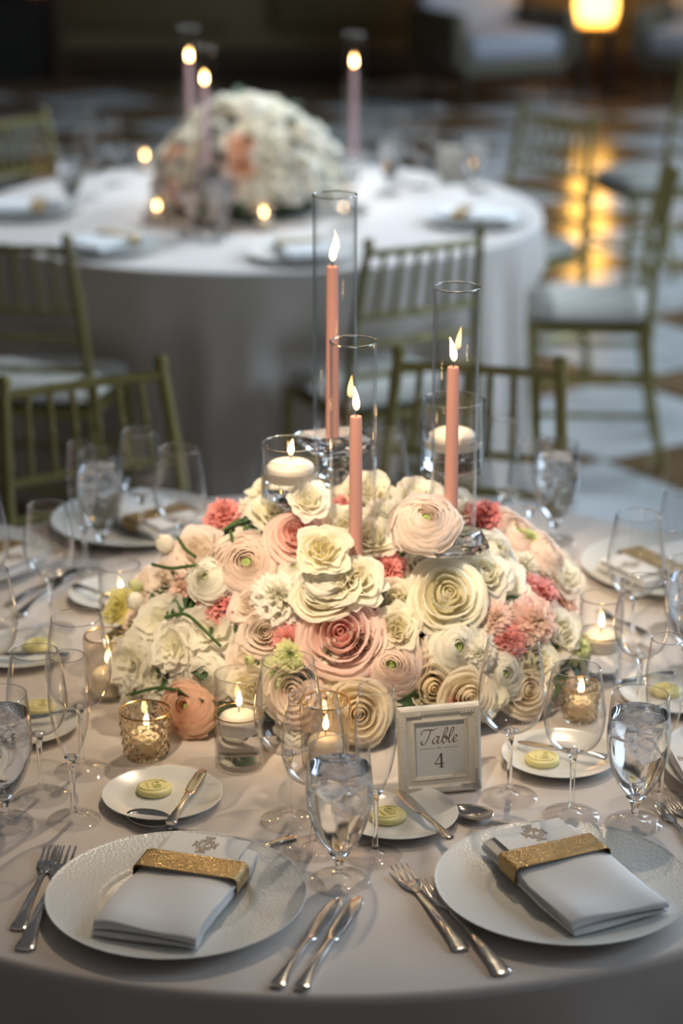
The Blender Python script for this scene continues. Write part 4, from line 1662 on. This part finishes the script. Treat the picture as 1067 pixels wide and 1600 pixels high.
def water_cylinder(p, label, candle_label, r=0.0325, H=0.135, z0=0.0, wl=None, band=True, lean=0.001, cr=None, stem=None, fh=0.024):
    """clear cylinder partly filled with water that carries a floating candle"""
    wl = wl if wl is not None else H * 0.58
    t = thing('candle_vase', label, 'candle vase', (p[0], p[1], TZ + E0 + z0), 0, 'water-filled candle vases')
    th, bt = 0.0022, 0.009
    pr = [(0, 0), (r - 0.002, 0), (r, 0.002), (r, H - 0.0008), (r - 0.0006, H), (r - th + 0.0006, H), (r - th, H - 0.0008), (r - th, bt + 0.003), (r - th - 0.003, bt), (0, bt)]
    part('vase_glass', cached(('vase', r, H), lambda: MB().lathe(pr, 56).mesh('vase_glass', 'clear_glass')), t)
    part('rim', cached(('vrim', r), lambda: rim_mesh(r - th / 2, 0.0012)), t, (0, 0, H))
    wr = r - th - 0.0005
    part('water', cached(('vwater', r, wl), lambda: MB().lathe([(0, bt + 0.0006), (wr - 0.003, bt + 0.0006), (wr, bt + 0.0036), (wr, wl), (0, wl)], 48).mesh('water', 'water')), t)
    if band:
        part('gold_band', cached(('vband', r), lambda: ring_mesh(r + 0.0005, 0.0011, 'gold_band')), t, (0, 0, wl + 0.012), label='thin gold ring')
    if stem:
        pr2 = crom([(0.040, -stem), (0.040, -stem + 0.003), (0.012, -stem + 0.008), (0.006, -stem + 0.03), (0.0055, -0.04), (0.009, -0.012), (0.020, -0.001)], 4)
        part('stand', cached(('vstand', stem), lambda: MB().lathe([(0, -stem)] + pr2 + [(0, -0.0005)], 28).mesh('stand', 'crystal')), t)
    cr = cr or r * 0.80
    float_candle((p[0], p[1], TZ + E0 + z0 + wl - 0.014), candle_label, cr, 0.027, lean)
    return t


def crystal_holder(p, ztop, label, rz=0.3, dish=0.05, group='crystal candle stands'):
    """faceted crystal stand reaching up through the flowers to a square dish"""
    t = thing('crystal_candle_stand', label, 'candle stand', (p[0], p[1], TZ + E0), rz, group)

    def sq(secs):
        m = MB()
        v, f = [], []
        for h, z in secs:
            c = h * 0.72
            v += [(c, -h, z), (h, -c, z), (h, c, z), (c, h, z), (-c, h, z), (-h, c, z), (-h, -c, z), (-c, -h, z)]
        n = len(secs)
        for i in range(n - 1):
            for k in range(8):
                k2 = (k + 1) % 8
                f.append((i * 8 + k, i * 8 + k2, (i + 1) * 8 + k2, (i + 1) * 8 + k))
        f.append(tuple(reversed(range(8))))
        f.append(tuple(range((n - 1) * 8, n * 8)))
        return m.add(v, f)
    part('dish', cached(('dish', dish), lambda: sq([(dish * 0.35, -0.026), (dish * 0.62, -0.020), (dish * 0.95, -0.010), (dish, -0.006), (dish * 0.97, -0.001), (dish * 0.86, 0.0)]).mesh('dish', 'crystal', smooth=False)), t, (0, 0, ztop))
    z = ztop - 0.027
    for k, (h, a) in enumerate(((0.017, 0.022), (0.020, 0.026), (0.015, 0.020))):
        part('bead', cached(('bead', h), lambda: sq([(h * 0.5, -a), (h, -a * 0.62), (h, -a * 0.38), (h * 0.5, 0)]).mesh('bead', 'crystal', smooth=False)), t, (0, 0, z), (0, 0, 0.4 * k))
        z -= a + 0.0006
    if z > 0.02:
        part('column', MB().lathe([(0, 0.012), (0.008, 0.012), (0.007, z * 0.5), (0.008, z), (0, z)], 8).mesh('column', 'crystal', smooth=False), t)
    part('base', cached('cbase', lambda: sq([(0.045, 0.0), (0.045, 0.006), (0.038, 0.0115)]).mesh('base', 'crystal', smooth=False)), t)
    return t


# ------------------------------------------------------------------ table number in its little frame
def table_sign(loc, rz, lean, label, front=True):
    t = thing('table_sign', label, 'sign', loc, 0)
    t.rotation_euler = Euler((-lean, 0, rz), 'XYZ')
    W, H, o = 0.110, 0.117, 0.0215       # outer size, width of the moulding
    # local frame: x to the right, z up, front towards -y
    prof = [(0.0, 0.0), (0.0, -0.013), (0.003, -0.0155), (0.008, -0.0150), (0.012, -0.0105), (0.016, -0.0100), (0.0195, -0.0125), (o, -0.0095), (o, 0.0)]
    names = 0
    corners = [(-W / 2, 0), (W / 2, 0), (W / 2, H), (-W / 2, H)]
    for k in range(4):
        a, b = Vector(corners[k]), Vector(corners[(k + 1) % 4])
        d = (b - a).normalized()
        inw = Vector((-d.y, d.x))
        v, f = [], []
        for end, s in ((a, 1), (b, -1)):
            for w, y in prof:
                q = end + d * (w * s) + inw * w
                v.append((q.x, y, q.y))
        n = len(prof)
        for i in range(n):
            i2 = (i + 1) % n
            f.append((i, i2, n + i2, n + i))
        f += [tuple(range(n)), tuple(reversed(range(n, 2 * n)))]
        part('moulding', mesh('moulding', v, f, 'frame_ivory', sharp=30), t)
    # beads round the opening
    iw, ih = W / 2 - o, H / 2 - o
    m = MB()
    bead = [(0, -0.0011), (0.0009, -0.0006), (0.0011, 0), (0.0009, 0.0006), (0, 0.0011)]
    for s in np.arange(-iw, iw + 1e-6, 0.0026):
        for zz in (H / 2 - ih - 0.0006, H / 2 + ih + 0.0006):
            m.lathe(bead, 6, Matrix.Translation((s, -0.0104, zz)))
    for s in np.arange(-ih, ih + 1e-6, 0.0026):
        for xx in (-iw - 0.0006, iw + 0.0006):
            m.lathe(bead, 6, Matrix.Translation((xx, -0.0104, H / 2 + s)))
    part('bead_border', m.mesh('bead_border', 'frame_ivory'), t)
    # acanthus scrolls on the corners
    R_ = random.Random(2)
    for sx_ in (-1, 1):
        for sz_ in (-1, 1):
            m = MB()
            for k in range(6):
                u = k / 5
                for ax in (0, 1):
                    L_ = 0.004 + 0.020 * u
                    px_, pz_ = (L_, 0.0042) if ax else (0.0042, L_)
                    rr = 0.0036 * (1 - 0.6 * u)
                    m.lathe([(0, -rr), (rr * 0.8, -rr * 0.6), (rr, 0), (rr * 0.8, rr * 0.6), (0, rr)], 7, Matrix.Translation((sx_ * (W / 2 - px_), -0.0135, H / 2 + sz_ * (H / 2 - pz_))))
                    m.tube(crom([(sx_ * (W / 2 - px_), -0.0145, H / 2 + sz_ * (H / 2 - pz_)), (sx_ * (W / 2 - px_ - 0.004), -0.0150, H / 2 + sz_ * (H / 2 - pz_ - 0.0035)), (sx_ * (W / 2 - px_ - 0.0015), -0.0150, H / 2 + sz_ * (H / 2 - pz_ - 0.006))], 3), 0.0011, 5)
            part('corner_scroll', m.mesh('corner_scroll', 'frame_silver' if (sx_ > 0 and sz_ < 0) else 'frame_ivory'), t)
    part('backing', MB().box(-W / 2 + 0.002, W / 2 - 0.002, 0.0002, 0.004, 0.002, H - 0.002).mesh('backing', 'frame_ivory', smooth=False), t)
    part('easel_leg', MB().rbox(-0.018, 0.018, -0.001, 0.001, 0.0, 0.088, 0.0006, 1, Matrix.Translation((0, 0.046, -0.0005)) @ Matrix.Rotation(0.52, 4, 'X')).mesh('easel_leg', 'frame_ivory'), t)
    card = part('number_card', MB().box(-iw - 0.001, iw + 0.001, -0.0055, -0.0045, H / 2 - ih - 0.001, H / 2 + ih + 0.001).mesh('number_card', 'sign_card', smooth=False), t)
    if not front:
        return t
    # the writing: flat print just above the paper
    m = MB()
    k = 0.0098
    nib = math.radians(38)
    for st in ([(0.85, 2.0), (0.70, 1.3), (0.45, 0.5), (0.15, 0.05), (-0.25, 0.05), (-0.35, 0.35), (-0.1, 0.4)],
               [(-0.45, 1.35), (-0.40, 1.75), (0.0, 1.95), (0.6, 1.95), (1.2, 1.90), (1.75, 2.15)],
               [(2.05, 0.85), (1.75, 0.98), (1.35, 0.65), (1.25, 0.2), (1.45, 0.0), (1.75, 0.2), (2.10, 0.95), (1.95, 0.35), (2.0, 0.02), (2.25, 0.1), (2.5, 0.45)],
               [(2.5, 0.45), (2.95, 1.2), (3.15, 1.85), (3.0, 2.1), (2.8, 1.75), (2.62, 0.9), (2.6, 0.2), (2.85, 0.0), (3.15, 0.3), (3.2, 0.75), (3.0, 0.95), (2.9, 0.75), (3.2, 0.6), (3.45, 0.6)],
               [(3.4, 0.55), (3.8, 1.2), (4.0, 1.85), (3.85, 2.1), (3.65, 1.75), (3.48, 0.8), (3.52, 0.1), (3.75, 0.05), (4.0, 0.35)],
               [(4.0, 0.35), (4.4, 0.55), (4.55, 0.85), (4.35, 1.0), (4.12, 0.7), (4.12, 0.2), (4.35, 0.0), (4.75, 0.3)]):
        ribbon(m, [((x - 2.15) * k + y * 0.0012, y * k) for x, y in st], 0.00175, nib=nib)
    part('lettering', m.mesh('lettering', 'ink_brown', smooth=False), card, (0, -0.0057, H / 2 + 0.0068), (PI / 2, 0, 0))
    m = MB()
    ribbon(m, [(-0.026, 0), (-0.006, 0)], 0.0004, n=2)
    ribbon(m, [(0.006, 0), (0.026, 0)], 0.0004, n=2)
    ribbon(m, [(-0.003, -0.0006), (-0.001, 0.0008), (0.0, 0.0), (0.001, 0.0008), (0.003, -0.0006)], 0.0006)
    part('divider', m.mesh('divider', 'ink_brown', smooth=False), card, (0, -0.0057, H / 2 + 0.0005), (PI / 2, 0, 0))
    m = MB()
    ribbon(m, [(0.0018, 0.0195), (-0.0025, 0.0120), (-0.0065, 0.0058)], 0.0011, n=3)
    ribbon(m, [(-0.0068, 0.0054), (0.0060, 0.0054)], 0.0013, n=2)
    ribbon(m, [(0.0022, 0.0195), (0.0022, 0.0010)], 0.0026, n=2)
    ribbon(m, [(-0.0012, 0.0006), (0.0056, 0.0006)], 0.0010, n=2)
    part('number', m.mesh('number', 'ink_brown', smooth=False), card, (0.0005, -0.0057, H / 2 - 0.0265), (PI / 2, 0, 0))
    return t

# ================================================================== NEAR TABLE, LAID
def P(px, py, z=0.0):
    p = at(px, py, z)
    return (p.x, p.y)


# chargers
charger(P(275, 1398, .015), 'white charger plate with dimpled rim at the front left of the near table')
charger(P(880, 1379, .015), 'white charger plate with dimpled rim at the front right of the near table')
charger(P(1213, 1192, .015), 'white charger plate cut by the right frame edge beside the upright fork')
charger(P(1052, 883, .015), 'white charger plate with brown-banded napkin behind the right-hand wine glasses')
charger(P(216, 810, .015), 'white charger plate behind the four glasses at the back left of the near table')
charger(P(-64, 868, .015), 'white charger plate at the left frame edge beyond the tall wine glass')
charger(P(668, 814, .015), 'white charger plate behind the tapers at the back of the near table')

# napkins
napkin_set((221, 1466), (334, 1318), 'on the front left charger')
napkin_set((972, 1436), (818, 1302), 'on the front right charger')
napkin_set((1262, 1190), (1115, 1196), 'on the charger at the right frame edge')
napkin_set((1110, 862), (985, 893), 'on the charger behind the right-hand wine glasses')
napkin_set((180, 778), (285, 826), 'on the charger at the back left')
napkin_set((-100, 850), (20, 880), 'on the charger at the left frame edge')

# bread plates, butter, butter knives
bread_plate(P(254, 1243, .008), 'white bread plate beside the diamond-cut votive glass with knife across its right')
bread_plate(P(620, 1272, .008), 'white bread plate in front of the framed table number')
bread_plate(P(874, 1181, .008), 'white bread plate behind the two empty wine glasses at the right')
bread_plate(P(1052, 1084, .008), 'white bread plate by the right frame edge behind the water goblet')
bread_plate(P(36, 1131, .008), 'white bread plate behind the left-hand flute and goblet')
bread_plate(P(33, 1016, .008), 'white bread plate at the left frame edge with knife along its front')
bread_plate(P(184, 928, .008), 'white bread plate partly behind the tall vase at the left of the flowers')
butter(241, 1233, 'round butter pat on the bread plate by the diamond-cut votive', 0.2)
butter(606, 1275, 'round butter pat beside the champagne flute before the table number', 0.5)
butter(847, 1187, 'round monogrammed butter pat between the two empty wine glasses', -0.2)
butter(1040, 1080, 'round butter pat on the bread plate at the right frame edge', 0.9)
butter(62, 1106, 'round butter pat seen through the left-hand wine glass', 0.1)
butter(60, 1009, 'round butter pat on the bread plate at the left frame edge', 1.2)
lay('knife', (318, 1199), (266, 1287), 'butter knife leaning on the bread plate by the diamond-cut votive', 0.0125, name='butter_knife')
lay('knife', (621, 1232), (703, 1311), 'butter knife on the bread plate before the table number', 0.0125, name='butter_knife')
lay('knife', (808, 1157), (950, 1184), 'butter knife on the bread plate behind the right-hand wine glasses', 0.0125, name='butter_knife')
lay('knife', (958, 1066), (1052, 1051), 'butter knife behind the right-hand water goblet', 0.0125, name='butter_knife')
lay('knife', (-2, 1020), (108, 1024), 'butter knife on the bread plate at the left frame edge', 0.0125, name='butter_knife')
lay('knife', (35, 1121), (122, 1112), 'butter knife behind the left-hand champagne flute', 0.0125, name='butter_knife')
lay('knife', (215, 948), (116, 914), 'butter knife on the bread plate behind the tall left vase', 0.0125, name='butter_knife')

# forks, knives and spoons
lay('fork', (84, 1325), (28, 1452), 'outer dinner fork left of the front left charger')
lay('fork', (106, 1326), (38, 1484), 'inner dinner fork half under the rim of the front left charger')
lay('knife', (531, 1400), (432, 1542), 'inner dinner knife right of the front left charger')
lay('knife', (563, 1398), (470, 1546), 'outer dinner knife right of the front left charger')
lay('spoon', (200, 1275), (428, 1342), 'dessert spoon lying above the front left charger')
lay('fork', (362, 1346), (460, 1306), 'short dessert fork slipped under the far rim of the front left charger')
lay('fork', (622, 1354), (722, 1484), 'outer dinner fork left of the front right charger')
lay('fork', (668, 1376), (787, 1522), 'inner dinner fork touching the rim of the front right charger')
lay('spoon', (704, 1267), (935, 1320), 'dessert spoon lying above the front right charger')
lay('fork', (1028, 1257), (1112, 1345), 'outer fork cut by the right frame edge beside the goblet')
lay('fork', (1045, 1250), (1135, 1335), 'inner fork cut by the right frame edge beside the goblet')
lay('knife', (118, 886), (30, 962), 'dark knife lying by the stem of the back left wine glass')
lay('spoon', (112, 893), (12, 946), 'spoon lying by the stem of the back left wine glass')
lay('fork', (936, 955), (1010, 990), 'fork behind the gold-ringed vase at the right of the flowers')

# glasses: front left setting
glass('red', P(452, 1282), 'tall empty wine glass before the gold-ringed vase, left of the goblet')
glass('white', P(490, 1327), 'empty wine glass directly behind the ice water goblet in the middle')
glass('flute', P(586, 1339), 'champagne flute standing left of the table number frame')
glass('goblet', P(530, 1377), 'goblet of ice water in the middle between the front chargers')
# front right setting
glass('red', P(795, 1246), 'tall empty wine glass right beside the table number frame')
glass('white', P(892, 1275), 'empty wine glass before the small diamond-cut votive at the right')
glass('flute', P(1031, 1250), 'champagne flute behind the right-hand water goblet')
glass('goblet', P(991, 1287), 'goblet of ice water at the right behind the front right charger')
# left setting
glass('red', P(129, 1205), 'tall empty wine glass behind the left-hand flute')
glass('white', P(65, 1246), 'empty wine glass between the flute and the goblet at the left edge')
glass('flute', P(116, 1282), 'champagne flute in front at the left of the bread plate')
glass('goblet', P(8, 1286), 'goblet of ice water cut by the left frame edge')
# left setting further back
glass('red', P(-12, 1122), 'wine glass cut by the left frame edge over the bread plate')
glass('white', P(82, 985), 'empty wine glass standing alone at the left, before the left chair')
glass('red', P(-22, 985), 'wine glass cut by the left frame edge, highest up the picture')
# back left setting
glass('flute', P(134, 897), 'blurred champagne flute leftmost of the four back left glasses')
glass('goblet', P(160, 864), 'blurred goblet of ice water among the back left glasses')
glass('white', P(223, 852), 'blurred wine glass behind the peach flower at the back left')
glass('red', P(284, 900), 'blurred wide wine glass rightmost of the back left glasses')
# behind the flowers
glass('goblet', P(866, 845), 'blurred goblet of ice water behind the flowers at the right')
glass('flute', P(784, 850), 'blurred champagne flute behind the right-hand coral flower')
glass('white', P(826, 874), 'blurred wine glass just left of the back right goblet')
glass('red', P(598, 872), 'blurred wine glass behind the middle candle cylinder')
# right setting further back
glass('red', P(987, 1020), 'wine glass over the brown-banded napkin at the right')
glass('flute', P(1048, 985), 'champagne flute at the upper right frame edge')
glass('white', P(996, 1118), 'wine glass right of the gold-ringed vase, before the other wine glasses')
glass('goblet', P(1076, 1052), 'goblet cut by the right frame edge in the right-hand setting')
glass('red', P(1098, 1120), 'wine glass cut by the right frame edge above the charger')

# vases and votives
water_cylinder(P(374, 1197), 'clear gold-ringed vase half full of water before the flowers', 'lit floating candle in the gold-ringed vase before the flowers', wl=0.066)
water_cylinder(P(935, 1066), 'clear gold-ringed vase at the right of the flowers', 'lit floating candle in the gold-ringed vase right of the flowers', wl=0.066)
water_cylinder(P(191, 1012), 'clear gold-ringed vase behind the left end of the flowers', 'floating candle in the vase behind the left end of the flowers', wl=0.066)
votive(P(229, 1180), 'diamond', 'diamond-cut votive glass with gold rim at the front left', 'lit candle inside the front left diamond-cut votive')
votive(P(905, 1124), 'diamond', 'small diamond-cut votive glass seen through the right-hand wine glass', 'lit candle inside the small right-hand diamond-cut votive', 0.80)
votive(P(170, 1088), 'ribbed', 'ribbed votive glass glowing at the left behind the wine glass', 'lit candle in the ribbed votive at the left')
votive(P(508, 1196), 'ribbed', 'ribbed votive glass glowing behind the goblet in the middle', 'lit candle in the ribbed votive behind the goblet')

# tall candles in the flowers
for (px, py, ytop, Y, name, dish, lean, L) in ((523, 296, 416, 3.03, 'tallest candle cylinder at the left', 0.052, 0.004, 0.232), (552, 525, 650, 2.80, 'lowest candle cylinder in the middle', 0.045, -0.003, 0.240), (714, 440, 573, 2.85, 'candle cylinder at the right', 0.047, -0.006, 0.238)):
    top = at_y(px, py + 9, Y)
    z0 = top.z - TZ - 0.356
    crystal_holder((top.x, Y), z0 - 0.001, 'faceted crystal stand under the ' + name, 0.35 if px < 600 else 0.1, dish)
    hurricane((top.x, Y, TZ + z0 + E0), 'clear ' + name + ' rising from the flowers')
    ct = at_y({523: 519, 552: 556, 714: 708}[px], ytop, Y)
    ln = ct.z - TZ - z0
    taper((ct.x, Y, TZ + z0 + E0), round(ln, 4), 'lit pink taper inside the ' + name, lean=lean)
p = at_y(454, 787, 2.90)
water_cylinder((p.x, 2.90), 'round glass on a tall foot above the flowers left of the tapers', 'lit floating candle in the raised glass left of the tapers', r=0.0415, H=0.088, z0=p.z - TZ, wl=0.050, band=False, cr=0.033, stem=p.z - TZ, lean=0.003)
p = at_y(706, 738, 3.02)
water_cylinder((p.x, 3.02), 'round glass on a tall foot behind the right-hand taper', 'floating candle in the raised glass behind the right-hand taper', r=0.0465, H=0.110, z0=p.z - TZ, wl=0.052, band=False, cr=0.034, stem=p.z - TZ)

q = at(686, 1236)
table_sign((q.x, q.y, TZ + E0 + 0.0012), math.radians(12), math.radians(9), 'small ornate ivory frame holding the table number card')

# ================================================================== FAR TABLE, LAID (out of focus)
GF = 'place settings on the far table'
far_names = {-174: 'left', -124: 'front left', -77: 'front middle', -17: 'right'}
for a, nm in far_names.items():
    x, y = FX + 0.70 * math.cos(math.radians(a)), FY + 0.70 * math.sin(math.radians(a))
    charger((x, y), 'blurred charger plate at the %s of the far table' % nm, 'charger plates on the far table')
    rz = math.radians(a) + PI / 2
    base = TZ + E0 + 0.0172
    thing('napkin', 'blurred folded napkin on the %s charger of the far table' % nm, 'napkin', (x, y, base), rz, 'napkins on the far table', cached('napkin', napkin_mesh))
    ox, oy = 0.04 * math.cos(math.radians(a) + PI), 0.04 * math.sin(math.radians(a) + PI)
    thing('napkin_band', 'gold band on the blurred napkin at the %s of the far table' % nm, 'napkin ring', (x + ox, y + oy, base), rz, 'napkin bands on the far table', cached('band', band_mesh))
GG = 'blurred glasses on the far table'
for kind, px, py, nm in (('goblet', 112, 330, 'blurred water goblet leftmost on the far table'), ('red', 140, 310, 'blurred wine glass beside the leftmost goblet of the far table'), ('white', 182, 288, 'blurred wine glass at the left before the far flowers'), ('flute', 146, 272, 'blurred flute between the wine glasses at the left of the far table'),
                         ('red', 300, 372, 'blurred wine glass at the front of the far table'), ('goblet', 345, 368, 'blurred water goblet at the front of the far table'), ('white', 268, 358, 'blurred white wine glass at the front left of the far table'),
                         ('red', 622, 283, 'blurred wine glass right of the far tall candle'), ('flute', 682, 270, 'blurred flute at the right back of the far table'), ('goblet', 742, 296, 'blurred goblet rightmost on the far table'), ('white', 655, 292, 'blurred wine glass among the right-hand far glasses'),
                         ('goblet', 608, 300, 'blurred goblet just right of the far tall candle')):
    glass(kind, P(px, py), nm, GG)
for k, (px, py, nm) in enumerate(((226, 246, 'leftmost'), (245, 326, 'lower left'), (487, 264, 'right of the far flowers'), (536, 286, 'rightmost'), (412, 336, 'lower middle'))):
    p = at(px, py, 0.045)
    t = thing('votive_holder', 'blurred glowing votive glass on the far table, ' + nm, 'candle holder', (p.x, p.y, TZ + E0), 0, 'votives on the far table')
    part('votive_glass', cached('ribbed', ribbed_mesh), t, scale=0.8)
    float_candle((p.x, p.y, TZ + E0 + 0.0065), 'blurred lit votive candle on the far table, ' + nm, 0.019, 0.028, 0.0, 'votive candles on the far table')
for px, py, ty, nm in ((294, 40, 86, 'back left'), (318, 70, 122, 'front left'), (553, 50, 95, 'right')):
    Y = {294: 6.62, 318: 6.36, 553: 6.58}[px]
    top = at_y(px, py + 4, Y)
    z0 = top.z - TZ - 0.356
    crystal_holder((top.x, Y), z0 - 0.001, 'blurred crystal stand of the %s candle on the far table' % nm, 0.2, 0.045, 'crystal stands on the far table')
    hurricane((top.x, Y, TZ + z0 + E0), 'blurred tall candle cylinder at the %s of the far table' % nm, group='candle cylinders on the far table')
    ct = at_y(px, ty + 12, Y)
    taper((top.x, Y, TZ + z0 + E0), round(ct.z - TZ - z0, 4), 'blurred lit mauve taper at the %s of the far table' % nm, 'mauve_wax', group='tapers on the far table')
q = at(712, 284)
table_sign((q.x, q.y, TZ + E0 + 0.0012), math.radians(168), math.radians(9), 'blurred pale frame standing with its back to us on the far table', False)
